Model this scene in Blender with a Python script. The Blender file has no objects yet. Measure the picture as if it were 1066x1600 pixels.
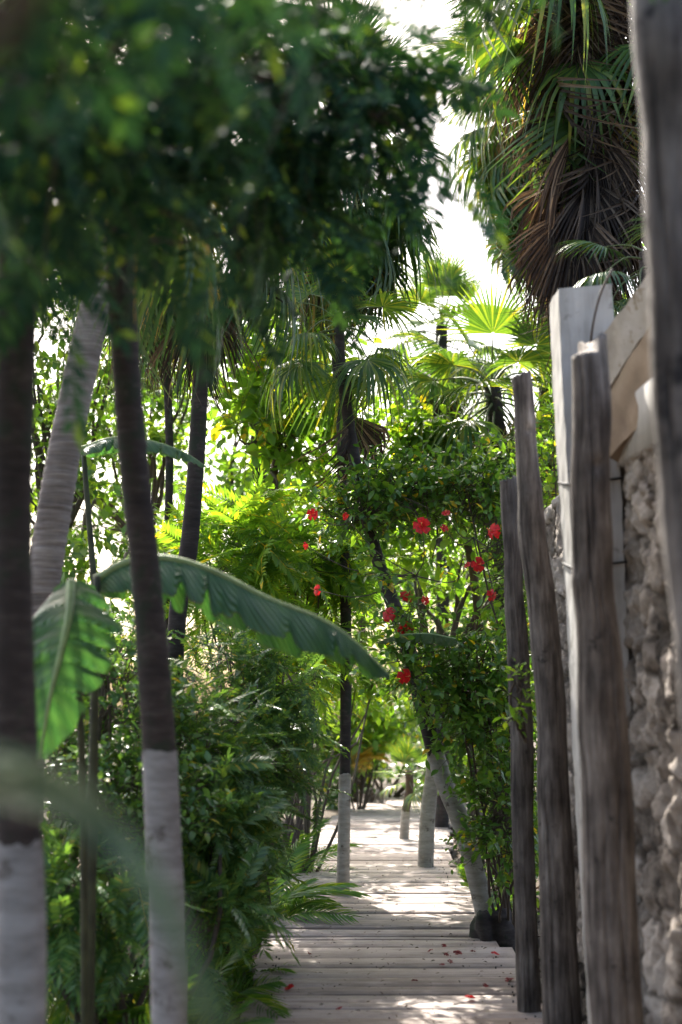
import bpy, math, random
import numpy as np
from mathutils import Vector, Matrix

random.seed(11)
rng = np.random.default_rng(11)
SC = bpy.context.scene
COL = SC.collection
rad = math.radians
PI = math.pi

# ---------------------------------------------------------------- camera model
CAM_Z = 1.6
FPX = 2222.0                     # 50 mm lens, 36 mm tall sensor, 1600 px
TH = math.atan(290.0 / FPX)      # pitch: horizon sits at y = 1090


def at(px, py, Y):
    """world point seen at photo pixel (px, py) standing Y metres ahead"""
    u = (px - 533.0) / FPX
    v = (800.0 - py) / FPX
    d = np.array([u, math.cos(TH) - v * math.sin(TH), math.sin(TH) + v * math.cos(TH)])
    return np.array([0, 0, CAM_Z]) + d * (Y / d[1])


def nrm(a):
    a = np.asarray(a, float)
    return a / (np.linalg.norm(a, axis=-1, keepdims=True) + 1e-9)


# ---------------------------------------------------------------- materials
def new_mat(name):
    m = bpy.data.materials.new(name)
    m.use_nodes = True
    nt = m.node_tree
    nt.nodes.clear()
    out = nt.nodes.new('ShaderNodeOutputMaterial')
    return m, nt, out


def node(nt, t, **kw):
    n = nt.nodes.new(t)
    for k, v in kw.items():
        if k in n.inputs:
            n.inputs[k].default_value = v
        else:
            setattr(n, k, v)
    return n


def ramp(nt, stops, interp='LINEAR'):
    r = nt.nodes.new('ShaderNodeValToRGB')
    r.color_ramp.interpolation = interp
    el = r.color_ramp.elements
    while len(el) < len(stops):
        el.new(0.5)
    for e, (p, c) in zip(el, stops):
        e.position = p
        e.color = (c[0], c[1], c[2], 1)
    return r


GAIN = 1.7


def leaf_mat(name, stops, rough=0.4, trans=0.4, tcol=(1.5, 1.35, 0.45), nscale=9.0, spec=0.5):
    """leaf: every leaf has its own tone; light passes through it"""
    m, nt, out = new_mat(name)
    L = nt.links.new
    geo = node(nt, 'ShaderNodeNewGeometry')
    tc = node(nt, 'ShaderNodeTexCoord')
    nz = node(nt, 'ShaderNodeTexNoise', Scale=nscale, Detail=3.0)
    L(tc.outputs['Object'], nz.inputs['Vector'])
    mx = node(nt, 'ShaderNodeMath', operation='MULTIPLY_ADD')
    L(nz.outputs['Fac'], mx.inputs[0])
    mx.inputs[1].default_value = 0.35
    ad = node(nt, 'ShaderNodeMath', operation='MULTIPLY_ADD')
    L(geo.outputs['Random Per Island'], ad.inputs[0])
    ad.inputs[1].default_value = 0.99
    ad.inputs[2].default_value = -0.17
    L(ad.outputs[0], mx.inputs[2])
    rp = ramp(nt, [(p_, [min(0.6, c_ * GAIN) for c_ in k_]) for p_, k_ in stops])
    L(mx.outputs[0], rp.inputs['Fac'])
    bs = node(nt, 'ShaderNodeBsdfPrincipled', Roughness=rough)
    L(rp.outputs['Color'], bs.inputs['Base Color'])
    bs.inputs['Specular IOR Level'].default_value = spec
    tm = node(nt, 'ShaderNodeMix', data_type='RGBA', blend_type='MULTIPLY')
    tm.inputs['Factor'].default_value = 1.0
    L(rp.outputs['Color'], tm.inputs['A'])
    tm.inputs['B'].default_value = (*tcol, 1)
    tr = node(nt, 'ShaderNodeBsdfTranslucent')
    L(tm.outputs['Result'], tr.inputs['Color'])
    ms = node(nt, 'ShaderNodeMixShader')
    ms.inputs['Fac'].default_value = trans
    L(bs.outputs[0], ms.inputs[1])
    L(tr.outputs[0], ms.inputs[2])
    L(ms.outputs[0], out.inputs['Surface'])
    return m


def bark_mat(name, stops, scale=(14, 14, 45), rough=0.9, bump=0.5, detail=8.0, spots=None):
    m, nt, out = new_mat(name)
    L = nt.links.new
    tc = node(nt, 'ShaderNodeTexCoord')
    mp = node(nt, 'ShaderNodeMapping')
    mp.inputs['Scale'].default_value = scale
    L(tc.outputs['Object'], mp.inputs['Vector'])
    nz = node(nt, 'ShaderNodeTexNoise', Scale=1.0, Detail=detail, Roughness=0.65)
    L(mp.outputs[0], nz.inputs['Vector'])
    n2 = node(nt, 'ShaderNodeTexNoise', Scale=5.0, Detail=4.0)
    L(tc.outputs['Object'], n2.inputs['Vector'])
    mix = node(nt, 'ShaderNodeMath', operation='MULTIPLY_ADD')
    L(n2.outputs['Fac'], mix.inputs[0])
    mix.inputs[1].default_value = 0.6
    L(nz.outputs['Fac'], mix.inputs[2])
    sub = node(nt, 'ShaderNodeMath', operation='SUBTRACT')
    L(mix.outputs[0], sub.inputs[0])
    sub.inputs[1].default_value = 0.3
    rp = ramp(nt, stops)
    L(sub.outputs[0], rp.inputs['Fac'])
    bs = node(nt, 'ShaderNodeBsdfPrincipled', Roughness=rough)
    col = rp.outputs['Color']
    if spots:
        n3 = node(nt, 'ShaderNodeTexNoise', Scale=spots[1], Detail=5.0, Roughness=0.7)
        L(tc.outputs['Object'], n3.inputs['Vector'])
        r3 = ramp(nt, [(spots[2], (0, 0, 0)), (spots[2] + 0.06, (1, 1, 1))])
        L(n3.outputs['Fac'], r3.inputs['Fac'])
        mm = node(nt, 'ShaderNodeMix', data_type='RGBA')
        L(r3.outputs['Color'], mm.inputs['Factor'])
        L(col, mm.inputs['A'])
        mm.inputs['B'].default_value = (*spots[0], 1)
        col = mm.outputs['Result']
    L(col, bs.inputs['Base Color'])
    bp = node(nt, 'ShaderNodeBump', Strength=bump, Distance=0.01)
    L(nz.outputs['Fac'], bp.inputs['Height'])
    L(bp.outputs[0], bs.inputs['Normal'])
    L(bs.outputs[0], out.inputs['Surface'])
    return m


def plain_mat(name, col, rough=0.6, trans=0.0, var=0.25, scale=30.0):
    m, nt, out = new_mat(name)
    L = nt.links.new
    tc = node(nt, 'ShaderNodeTexCoord')
    nz = node(nt, 'ShaderNodeTexNoise', Scale=scale, Detail=4.0)
    L(tc.outputs['Object'], nz.inputs['Vector'])
    rp = ramp(nt, [(0.3, [c * (1 - var) for c in col]), (0.7, [min(1, c * (1 + var)) for c in col])])
    L(nz.outputs['Fac'], rp.inputs['Fac'])
    bs = node(nt, 'ShaderNodeBsdfPrincipled', Roughness=rough)
    L(rp.outputs['Color'], bs.inputs['Base Color'])
    if trans:
        tr = node(nt, 'ShaderNodeBsdfTranslucent')
        L(rp.outputs['Color'], tr.inputs['Color'])
        ms = node(nt, 'ShaderNodeMixShader')
        ms.inputs['Fac'].default_value = trans
        L(bs.outputs[0], ms.inputs[1])
        L(tr.outputs[0], ms.inputs[2])
        L(ms.outputs[0], out.inputs['Surface'])
    else:
        L(bs.outputs[0], out.inputs['Surface'])
    return m


M = {}
M['fan'] = leaf_mat('fan_leaf', [(0.0, (0.022, 0.055, 0.016)), (0.5, (0.045, 0.095, 0.024)), (0.9, (0.085, 0.135, 0.03)), (1.0, (0.17, 0.17, 0.03))], 0.36, 0.42, (1.8, 1.6, 0.4))
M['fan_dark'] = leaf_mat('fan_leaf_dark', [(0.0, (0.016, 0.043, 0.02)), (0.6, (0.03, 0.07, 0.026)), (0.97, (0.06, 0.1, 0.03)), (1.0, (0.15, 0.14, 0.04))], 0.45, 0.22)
M['fan_old'] = leaf_mat('fan_leaf_yellowing', [(0.0, (0.05, 0.08, 0.02)), (0.5, (0.14, 0.13, 0.03)), (1.0, (0.25, 0.17, 0.05))], 0.5, 0.4)
M['dead'] = leaf_mat('dead_palm_leaf', [(0.0, (0.014, 0.009, 0.007)), (0.5, (0.034, 0.023, 0.016)), (0.85, (0.06, 0.042, 0.03)), (1.0, (0.14, 0.105, 0.075))], 0.8, 0.25, (1.2, 1.0, 0.7))
M['petiole'] = plain_mat('palm_stalk', (0.09, 0.12, 0.035), 0.5)
M['areca'] = leaf_mat('areca_leaf', [(0.0, (0.03, 0.08, 0.02)), (0.6, (0.055, 0.125, 0.026)), (1.0, (0.12, 0.17, 0.03))], 0.34, 0.45, (1.9, 1.7, 0.4))
M['hibiscus'] = leaf_mat('hibiscus_leaf', [(0.0, (0.032, 0.085, 0.02)), (0.6, (0.056, 0.125, 0.026)), (0.965, (0.09, 0.15, 0.025)), (0.99, (0.3, 0.22, 0.02))], 0.3, 0.42, (1.9, 1.7, 0.4))
M['dark_shrub'] = leaf_mat('dark_shrub_leaf', [(0.0, (0.03, 0.075, 0.028)), (0.6, (0.062, 0.132, 0.042)), (0.97, (0.09, 0.15, 0.035)), (1.0, (0.2, 0.18, 0.03))], 0.24, 0.36, (1.8, 1.6, 0.5))
M['bright'] = leaf_mat('bright_broad_leaf', [(0.0, (0.045, 0.105, 0.018)), (0.6, (0.075, 0.15, 0.024)), (0.95, (0.11, 0.17, 0.025)), (1.0, (0.38, 0.27, 0.02))], 0.4, 0.56, (2.3, 2.0, 0.55))
M['fern'] = leaf_mat('feathery_leaf', [(0.0, (0.035, 0.09, 0.02)), (0.6, (0.06, 0.13, 0.025)), (1.0, (0.12, 0.17, 0.03))], 0.4, 0.5, (2.0, 1.8, 0.4))
M['far'] = leaf_mat('far_tree_leaf', [(0.0, (0.03, 0.075, 0.018)), (0.5, (0.055, 0.115, 0.024)), (1.0, (0.1, 0.15, 0.03))], 0.5, 0.5, (2.1, 1.9, 0.4))
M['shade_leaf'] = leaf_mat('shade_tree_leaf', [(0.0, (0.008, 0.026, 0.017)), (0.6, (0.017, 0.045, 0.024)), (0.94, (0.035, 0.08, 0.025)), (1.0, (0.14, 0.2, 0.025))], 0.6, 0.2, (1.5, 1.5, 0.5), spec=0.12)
M['grey_frond'] = leaf_mat('grey_green_frond', [(0.0, (0.035, 0.065, 0.035)), (1.0, (0.07, 0.1, 0.05))], 0.5, 0.2)
M['litter'] = leaf_mat('dry_leaf_litter', [(0.0, (0.015, 0.01, 0.007)), (0.5, (0.04, 0.026, 0.016)), (1.0, (0.11, 0.075, 0.045))], 0.8, 0.1, (1.2, 1, 0.8))
M['palm_bark'] = bark_mat('palm_bark', [(0.25, (0.012, 0.008, 0.007)), (0.5, (0.031, 0.022, 0.019)), (0.8, (0.085, 0.068, 0.058))], (9, 9, 36), spots=((0.02, 0.024, 0.014), 5.0, 0.52))
M['pale_bark'] = bark_mat('pale_ringed_bark', [(0.2, (0.07, 0.054, 0.045)), (0.5, (0.22, 0.185, 0.165)), (0.8, (0.4, 0.36, 0.33))], (5, 5, 70))
M['paint'] = bark_mat('whitewash', [(0.15, (0.085, 0.076, 0.072)), (0.4, (0.18, 0.172, 0.17)), (0.7, (0.29, 0.285, 0.285))], (7, 7, 30), 0.85, 0.5, spots=((0.1, 0.088, 0.08), 6.0, 0.57))
M['paint_warm'] = bark_mat('old_whitewash', [(0.15, (0.13, 0.11, 0.085)), (0.4, (0.25, 0.225, 0.185)), (0.7, (0.4, 0.37, 0.32))], (8, 8, 30), 0.85, 0.5, spots=((0.11, 0.09, 0.07), 9.0, 0.6))
M['brown_bark'] = bark_mat('brown_bark', [(0.3, (0.05, 0.032, 0.022)), (0.6, (0.11, 0.07, 0.045)), (0.8, (0.2, 0.14, 0.09))], (12, 12, 20))
M['wood_post'] = bark_mat('weathered_post_wood', [(0.25, (0.016, 0.011, 0.009)), (0.42, (0.062, 0.05, 0.043)), (0.6, (0.148, 0.125, 0.11)), (0.85, (0.32, 0.285, 0.26))], (34, 34, 3.6), 0.85, 0.7, spots=((0.014, 0.011, 0.01), 4.0, 0.6))
M['wood_grey'] = bark_mat('grey_post_wood', [(0.25, (0.018, 0.015, 0.014)), (0.42, (0.085, 0.073, 0.068)), (0.6, (0.18, 0.16, 0.15)), (0.85, (0.35, 0.325, 0.31))], (22, 22, 3.0), 0.85, 0.7, spots=((0.02, 0.018, 0.02), 3.0, 0.56))
M['twig'] = plain_mat('twig_bark', (0.075, 0.055, 0.04), 0.8)
M['concrete'] = bark_mat('pale_concrete', [(0.2, (0.24, 0.225, 0.2)), (0.5, (0.38, 0.365, 0.345)), (0.8, (0.48, 0.465, 0.45))], (16, 16, 1.8), 0.85, 0.4, spots=((0.2, 0.19, 0.17), 4.0, 0.56))
M['beam'] = bark_mat('weathered_beam', [(0.2, (0.26, 0.22, 0.18)), (0.5, (0.42, 0.37, 0.31)), (0.8, (0.52, 0.47, 0.42))], (8, 8, 8), 0.85, 0.3, spots=((0.25, 0.19, 0.12), 5.0, 0.6))
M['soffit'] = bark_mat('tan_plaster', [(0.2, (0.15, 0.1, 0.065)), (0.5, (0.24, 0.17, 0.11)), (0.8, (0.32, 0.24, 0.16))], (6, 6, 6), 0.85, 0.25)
M['red'] = plain_mat('red_petal', (0.62, 0.018, 0.02), 0.5, 0.4, 0.35, 60)
M['dry_red'] = plain_mat('dried_red_petal', (0.22, 0.02, 0.022), 0.7, 0.1, 0.5, 60)
M['stamen'] = plain_mat('flower_stamen', (0.75, 0.3, 0.08), 0.5)
M['dark_stem'] = plain_mat('banana_stem', (0.035, 0.04, 0.018), 0.7, 0.0, 0.5, 12)
M['cord'] = plain_mat('dark_cord', (0.03, 0.028, 0.026), 0.7)


def soil_mat():
    m, nt, out = new_mat('soil')
    L = nt.links.new
    tc = node(nt, 'ShaderNodeTexCoord')
    n1 = node(nt, 'ShaderNodeTexNoise', Scale=1.2, Detail=8.0, Roughness=0.65)
    n2 = node(nt, 'ShaderNodeTexNoise', Scale=28.0, Detail=6.0, Roughness=0.7)
    L(tc.outputs['Object'], n1.inputs['Vector'])
    L(tc.outputs['Object'], n2.inputs['Vector'])
    a = node(nt, 'ShaderNodeMath', operation='MULTIPLY_ADD')
    L(n1.outputs['Fac'], a.inputs[0])
    a.inputs[1].default_value = 0.5
    L(n2.outputs['Fac'], a.inputs[2])
    rp = ramp(nt, [(0.45, (0.025, 0.018, 0.012)), (0.75, (0.075, 0.055, 0.035)), (1.0, (0.16, 0.12, 0.08))])
    L(a.outputs[0], rp.inputs['Fac'])
    bs = node(nt, 'ShaderNodeBsdfPrincipled', Roughness=0.95)
    L(rp.outputs['Color'], bs.inputs['Base Color'])
    bp = node(nt, 'ShaderNodeBump', Strength=0.8, Distance=0.03)
    L(n2.outputs['Fac'], bp.inputs['Height'])
    L(bp.outputs[0], bs.inputs['Normal'])
    L(bs.outputs[0], out.inputs['Surface'])
    return m


def board_mat():
    """grey weathered boards: each board its own tone, grain along x"""
    m, nt, out = new_mat('weathered_boards')
    L = nt.links.new
    geo = node(nt, 'ShaderNodeNewGeometry')
    tc = node(nt, 'ShaderNodeTexCoord')
    off = node(nt, 'ShaderNodeVectorMath', operation='MULTIPLY_ADD')
    cmb = node(nt, 'ShaderNodeCombineXYZ')
    for i in range(3):
        L(geo.outputs['Random Per Island'], cmb.inputs[i])
    L(cmb.outputs[0], off.inputs[0])
    off.inputs[1].default_value = (37, 11, 5)
    L(tc.outputs['Object'], off.inputs[2])
    mp = node(nt, 'ShaderNodeMapping')
    mp.inputs['Scale'].default_value = (1.6, 42, 42)
    L(off.outputs[0], mp.inputs['Vector'])
    g = node(nt, 'ShaderNodeTexNoise', Scale=1.0, Detail=8.0, Roughness=0.7)
    L(mp.outputs[0], g.inputs['Vector'])
    n2 = node(nt, 'ShaderNodeTexNoise', Scale=3.5, Detail=6.0, Roughness=0.65)
    L(tc.outputs['Object'], n2.inputs['Vector'])
    s = node(nt, 'ShaderNodeMath', operation='MULTIPLY_ADD')
    L(n2.outputs['Fac'], s.inputs[0])
    s.inputs[1].default_value = 0.62
    L(g.outputs['Fac'], s.inputs[2])
    s2 = node(nt, 'ShaderNodeMath', operation='MULTIPLY_ADD')
    L(geo.outputs['Random Per Island'], s2.inputs[0])
    s2.inputs[1].default_value = 0.2
    L(s.outputs[0], s2.inputs[2])
    rp = ramp(nt, [(0.45, (0.065, 0.047, 0.038)), (0.66, (0.175, 0.134, 0.114)), (0.86, (0.28, 0.224, 0.198)), (1.1, (0.42, 0.35, 0.315))])
    L(s2.outputs[0], rp.inputs['Fac'])
    bs = node(nt, 'ShaderNodeBsdfPrincipled', Roughness=0.75)
    L(rp.outputs['Color'], bs.inputs['Base Color'])
    bp = node(nt, 'ShaderNodeBump', Strength=0.8, Distance=0.008)
    L(g.outputs['Fac'], bp.inputs['Height'])
    L(bp.outputs[0], bs.inputs['Normal'])
    L(bs.outputs[0], out.inputs['Surface'])
    return m


def stone_mat():
    m, nt, out = new_mat('rubble_stone')
    L = nt.links.new
    tc = node(nt, 'ShaderNodeTexCoord')
    at_ = node(nt, 'ShaderNodeAttribute', attribute_name='stone_tone')
    n1 = node(nt, 'ShaderNodeTexNoise', Scale=18.0, Detail=8.0, Roughness=0.7)
    L(tc.outputs['Object'], n1.inputs['Vector'])
    a = node(nt, 'ShaderNodeMath', operation='MULTIPLY_ADD')
    L(n1.outputs['Fac'], a.inputs[0])
    a.inputs[1].default_value = 0.8
    L(at_.outputs['Fac'], a.inputs[2])
    rp = ramp(nt, [(0.3, (0.03, 0.023, 0.018)), (0.45, (0.1, 0.08, 0.063)), (0.65, (0.22, 0.182, 0.15)), (0.9, (0.43, 0.375, 0.325))])
    L(a.outputs[0], rp.inputs['Fac'])
    bs = node(nt, 'ShaderNodeBsdfPrincipled', Roughness=0.92)
    L(rp.outputs['Color'], bs.inputs['Base Color'])
    bp = node(nt, 'ShaderNodeBump', Strength=0.8, Distance=0.02)
    L(n1.outputs['Fac'], bp.inputs['Height'])
    L(bp.outputs[0], bs.inputs['Normal'])
    L(bs.outputs[0], out.inputs['Surface'])
    return m


def banana_mat(name, base, light, tcol, trans):
    """u = along the leaf, v = across (0 midrib, 1 edge), veins run across"""
    m, nt, out = new_mat(name)
    L = nt.links.new
    uv = node(nt, 'ShaderNodeUVMap')
    sep = node(nt, 'ShaderNodeSeparateXYZ')
    L(uv.outputs[0], sep.inputs[0])
    sh = node(nt, 'ShaderNodeMath', operation='MULTIPLY_ADD')
    L(sep.outputs['Y'], sh.inputs[0])
    sh.inputs[1].default_value = -0.09
    L(sep.outputs['X'], sh.inputs[2])
    w = node(nt, 'ShaderNodeMath', operation='MULTIPLY')
    L(sh.outputs[0], w.inputs[0])
    w.inputs[1].default_value = 330.0
    sn = node(nt, 'ShaderNodeMath', operation='SINE')
    L(w.outputs[0], sn.inputs[0])
    w2 = node(nt, 'ShaderNodeMath', operation='MULTIPLY')
    L(sh.outputs[0], w2.inputs[0])
    w2.inputs[1].default_value = 87.0
    sn2 = node(nt, 'ShaderNodeMath', operation='SINE')
    L(w2.outputs[0], sn2.inputs[0])
    sm = node(nt, 'ShaderNodeMath', operation='ADD')
    L(sn.outputs[0], sm.inputs[0])
    L(sn2.outputs[0], sm.inputs[1])
    rp = ramp(nt, [(0.0, base), (1.0, light)])
    mr = node(nt, 'ShaderNodeMapRange')
    mr.inputs['From Min'].default_value = -2
    mr.inputs['From Max'].default_value = 2
    L(sm.outputs[0], mr.inputs['Value'])
    L(mr.outputs[0], rp.inputs['Fac'])
    tc = node(nt, 'ShaderNodeTexCoord')
    en = node(nt, 'ShaderNodeTexNoise', Scale=14.0, Detail=5.0)
    L(tc.outputs['Object'], en.inputs['Vector'])
    ea = node(nt, 'ShaderNodeMath', operation='MULTIPLY_ADD')
    L(en.outputs['Fac'], ea.inputs[0])
    ea.inputs[1].default_value = 0.16
    L(sep.outputs['Y'], ea.inputs[2])
    er = ramp(nt, [(0.0, (0, 0, 0)), (1.0, (1, 1, 1))])
    er.color_ramp.elements[0].position = 0.0
    em = node(nt, 'ShaderNodeMapRange')
    em.inputs['From Min'].default_value = 1.05
    em.inputs['From Max'].default_value = 1.08
    L(ea.outputs[0], em.inputs['Value'])
    ec = node(nt, 'ShaderNodeMix', data_type='RGBA')
    L(em.outputs[0], ec.inputs['Factor'])
    L(rp.outputs['Color'], ec.inputs['A'])
    ec.inputs['B'].default_value = (0.11, 0.065, 0.025, 1)
    nt.nodes.remove(er)
    bs = node(nt, 'ShaderNodeBsdfPrincipled', Roughness=0.36)
    L(ec.outputs['Result'], bs.inputs['Base Color'])
    bp = node(nt, 'ShaderNodeBump', Strength=0.9, Distance=0.008)
    L(sm.outputs[0], bp.inputs['Height'])
    L(bp.outputs[0], bs.inputs['Normal'])
    tm = node(nt, 'ShaderNodeMix', data_type='RGBA', blend_type='MULTIPLY')
    tm.inputs['Factor'].default_value = 1
    L(rp.outputs['Color'], tm.inputs['A'])
    tm.inputs['B'].default_value = (*tcol, 1)
    tr = node(nt, 'ShaderNodeBsdfTranslucent')
    L(tm.outputs['Result'], tr.inputs['Color'])
    ms = node(nt, 'ShaderNodeMixShader')
    ms.inputs['Fac'].default_value = trans
    L(bs.outputs[0], ms.inputs[1])
    L(tr.outputs[0], ms.inputs[2])
    L(ms.outputs[0], out.inputs['Surface'])
    return m


M['soil'] = soil_mat()
M['boards'] = board_mat()
M['stone'] = stone_mat()
M['banana'] = banana_mat('banana_leaf', (0.032, 0.11, 0.055), (0.075, 0.175, 0.085), (2.0, 2.1, 0.6), 0.26)
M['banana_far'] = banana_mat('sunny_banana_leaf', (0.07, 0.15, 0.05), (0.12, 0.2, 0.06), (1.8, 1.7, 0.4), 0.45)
M['midrib'] = plain_mat('banana_midrib', (0.2, 0.27, 0.1), 0.5)

# ---------------------------------------------------------------- mesh helpers


def mesh_np(name, V, Q, mats, mi=None, smooth=True, uv=None):
    V = np.ascontiguousarray(V, np.float32)
    Q = np.ascontiguousarray(Q, np.int32)
    me = bpy.data.meshes.new(name)
    me.vertices.add(len(V))
    me.vertices.foreach_set('co', V.ravel())
    me.loops.add(Q.size)
    me.loops.foreach_set('vertex_index', Q.ravel())
    me.polygons.add(len(Q))
    me.polygons.foreach_set('loop_start', np.arange(0, Q.size, Q.shape[1], dtype=np.int32))
    if smooth:
        me.polygons.foreach_set('use_smooth', np.ones(len(Q), bool))
    for m in (mats if isinstance(mats, (list, tuple)) else [mats]):
        me.materials.append(m)
    if mi is not None:
        me.polygons.foreach_set('material_index', np.asarray(mi, np.int32))
    if uv is not None:
        lay = me.uv_layers.new(name='UVMap')
        lay.data.foreach_set('uv', np.ascontiguousarray(uv[Q.ravel()], np.float32).ravel())
    me.update(calc_edges=True)
    me.validate()
    return me


def join(parts):
    """parts: list of (V, Q[, material index]) -> V, Q, mi"""
    Vs, Qs, ms, o = [], [], [], 0
    for p in parts:
        V, Q = p[0], p[1]
        Vs.append(V)
        Qs.append(np.asarray(Q) + o)
        ms.append(np.full(len(Q), p[2] if len(p) > 2 else 0))
        o += len(V)
    return np.concatenate(Vs), np.concatenate(Qs), np.concatenate(ms)


ORG = {}


def thing(name, label, cat, loc, group=None):
    o = bpy.data.objects.new(name, None)
    o.empty_display_size = 0.2
    COL.objects.link(o)
    o.location = [float(c) for c in loc]
    o['label'] = label
    o['category'] = cat
    if group:
        o['group'] = group
    ORG[o.name] = np.array(loc, float)
    return o


def part(name, V, Q, mats, parent, mi=None, smooth=True, uv=None):
    org = ORG[parent.name]
    me = mesh_np(name, V - org, Q, mats, mi, smooth, uv)
    o = bpy.data.objects.new(name, me)
    COL.objects.link(o)
    o.parent = parent
    ORG[o.name] = org
    return o


def single(name, V, Q, mats, label=None, cat=None, loc=(0, 0, 0), group=None, kind=None, mi=None, smooth=True, uv=None):
    me = mesh_np(name, V - np.array(loc), Q, mats, mi, smooth, uv)
    o = bpy.data.objects.new(name, me)
    COL.objects.link(o)
    o.location = [float(c) for c in loc]
    ORG[o.name] = np.array(loc, float)
    if label:
        o['label'] = label
    if cat:
        o['category'] = cat
    if group:
        o['group'] = group
    if kind:
        o['kind'] = kind
    return o


def smooth_path(pts, n):
    """Catmull-Rom resampling of a polyline"""
    P = np.array(pts, float)
    if len(P) == 2:
        t = np.linspace(0, 1, n)[:, None]
        return P[0] * (1 - t) + P[1] * t
    P = np.vstack([2 * P[0] - P[1], P, 2 * P[-1] - P[-2]])
    k = len(P) - 3
    out = []
    for t in np.linspace(0, k, n):
        i = min(int(t), k - 1)
        u = t - i
        a, b, c, d = P[i:i + 4]
        out.append(0.5 * ((2 * b) + (-a + c) * u + (2 * a - 5 * b + 4 * c - d) * u * u + (-a + 3 * b - 3 * c + d) * u ** 3))
    return np.array(out)


def tube(path, r, n=10, cap=True, rough=0.0, rg=None):
    """sweep along path (m,3) with radii r (scalar or (m,)) -> V,Q (quads)"""
    P = np.asarray(path, float)
    m = len(P)
    r = np.broadcast_to(np.asarray(r, float), (m,))
    T = nrm(np.gradient(P, axis=0))
    ref = np.array([0.0, 0, 1]) if abs(T[0][2]) < 0.9 else np.array([1.0, 0, 0])
    A = nrm(np.cross(T, ref))
    B = np.cross(T, A)
    a = np.linspace(0, 2 * PI, n, endpoint=False)
    rr = r[:, None] * np.ones((1, n))
    if rough:
        rr = rr * (1 + rough * (rg or rng).standard_normal((m, n)))
    V = P[:, None] + rr[..., None] * (np.cos(a)[None, :, None] * A[:, None] + np.sin(a)[None, :, None] * B[:, None])
    V = V.reshape(-1, 3)
    i = np.arange(m - 1)[:, None] * n
    j = np.arange(n)[None]
    j2 = (j + 1) % n
    Q = np.stack([i + j, i + j2, i + n + j2, i + n + j], -1).reshape(-1, 4)
    if cap:
        for row, flip in ((0, True), (m - 1, False)):
            c = len(V)
            V = np.vstack([V, P[row] + (T[row] * r[row] * (0.08 if not flip else -0.08))])
            jj = np.arange(0, n, 2)
            b = row * n
            tri = np.stack([b + jj, b + (jj + 1) % n, b + (jj + 2) % n, np.full(len(jj), c)], -1)
            Q = np.vstack([Q, tri[:, ::-1] if flip else tri])
    return V, Q


def frames(d, up):
    x = nrm(d)
    y = nrm(np.cross(up, x))
    z = np.cross(x, y)
    return np.stack([x, y, z], -1)       # columns


def scatter(tv, tq, pos, fr, sc):
    n, k = len(pos), len(tv)
    V = np.einsum('nij,kj->nki', fr, tv) * np.asarray(sc).reshape(-1, 1, 1) + pos[:, None]
    Q = tq[None] + (np.arange(n) * k)[:, None, None]
    return V.reshape(-1, 3), Q.reshape(-1, 4)


def strip(rows):
    """rows (m,3,3): left, mid, right -> V,Q"""
    m = len(rows)
    V = np.asarray(rows, float).reshape(-1, 3)
    Q = []
    for i in range(m - 1):
        b = i * 3
        Q += [[b, b + 1, b + 4, b + 3], [b + 1, b + 2, b + 5, b + 4]]
    return V, np.array(Q)


def leaf_tmpl(w=0.5, rows=4, fold=0.15, curl=0.12, peak=0.45):
    R_ = []
    for t in np.linspace(0, 1, rows):
        if t <= peak:
            hw = w * 0.5 * math.sin(PI / 2 * max(t / peak, 0.06))
        else:
            hw = w * 0.5 * max(math.cos(PI / 2 * (t - peak) / (1 - peak)), 0.04)
        z = -curl * t * t
        R_.append([[t, hw, z + fold * hw], [t, 0, z], [t, -hw, z + fold * hw]])
    return strip(R_)


LEAF_OVATE = leaf_tmpl(0.58, 5, 0.25, 0.18, 0.4)
LEAF_BIG = leaf_tmpl(0.5, 5, 0.2, 0.2, 0.6)
LEAF_FAR = leaf_tmpl(0.55, 3, 0.2, 0.15, 0.5)


def compound_tmpl(pairs=7, ll=0.3, lw=0.36, rows=3, curl=0.2, seed=1):
    """pinnate leaf, length 1, along x"""
    r = np.random.default_rng(seed)
    lv, lq = leaf_tmpl(lw, rows, 0.2, 0.15, 0.45)
    pos, d, sc = [], [], []
    for t in np.linspace(0.16, 0.97, pairs):
        for s in (-1, 1):
            pos.append([t, 0, -curl * t * t])
            d.append([0.55 + 0.25 * t, s * 1.0, -0.15 + r.normal() * 0.12])
            sc.append(ll * (1 - 0.45 * abs(t - 0.45)) * r.uniform(0.85, 1.1))
    pos.append([0.97, 0, -curl])
    d.append([1, 0, -0.3])
    sc.append(ll)
    n = len(pos)
    up = nrm(np.array([[0, 0, 1.0]] * n) + r.normal(size=(n, 3)) * 0.18)
    V, Q = scatter(lv, lq, np.array(pos), frames(np.array(d), up), sc)
    rach = np.array([[t, 0, -curl * t * t] for t in np.linspace(0, 0.98, 4)])
    V2, Q2 = tube(rach, [0.012, 0.01, 0.008, 0.004], 3, False)
    return join([(V, Q), (V2, Q2)])[:2]


COMPOUND = compound_tmpl(7, 0.34, 0.42, 3, 0.25, 3)
COMPOUND_FINE = compound_tmpl(11, 0.24, 0.34, 3, 0.22, 5)
FEATHER = compound_tmpl(15, 0.3, 0.22, 3, 0.3, 6)


def vnoise(P, f, seed):
    """cheap smooth noise, about -1..1"""
    r = np.random.default_rng(seed)
    s = 0
    for k in range(5):
        w = r.normal(size=3)
        w = w / np.linalg.norm(w) * f * r.uniform(0.6, 1.5)
        s = s + np.sin(P @ w + r.uniform(0, 7))
    return s / 2.6


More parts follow.
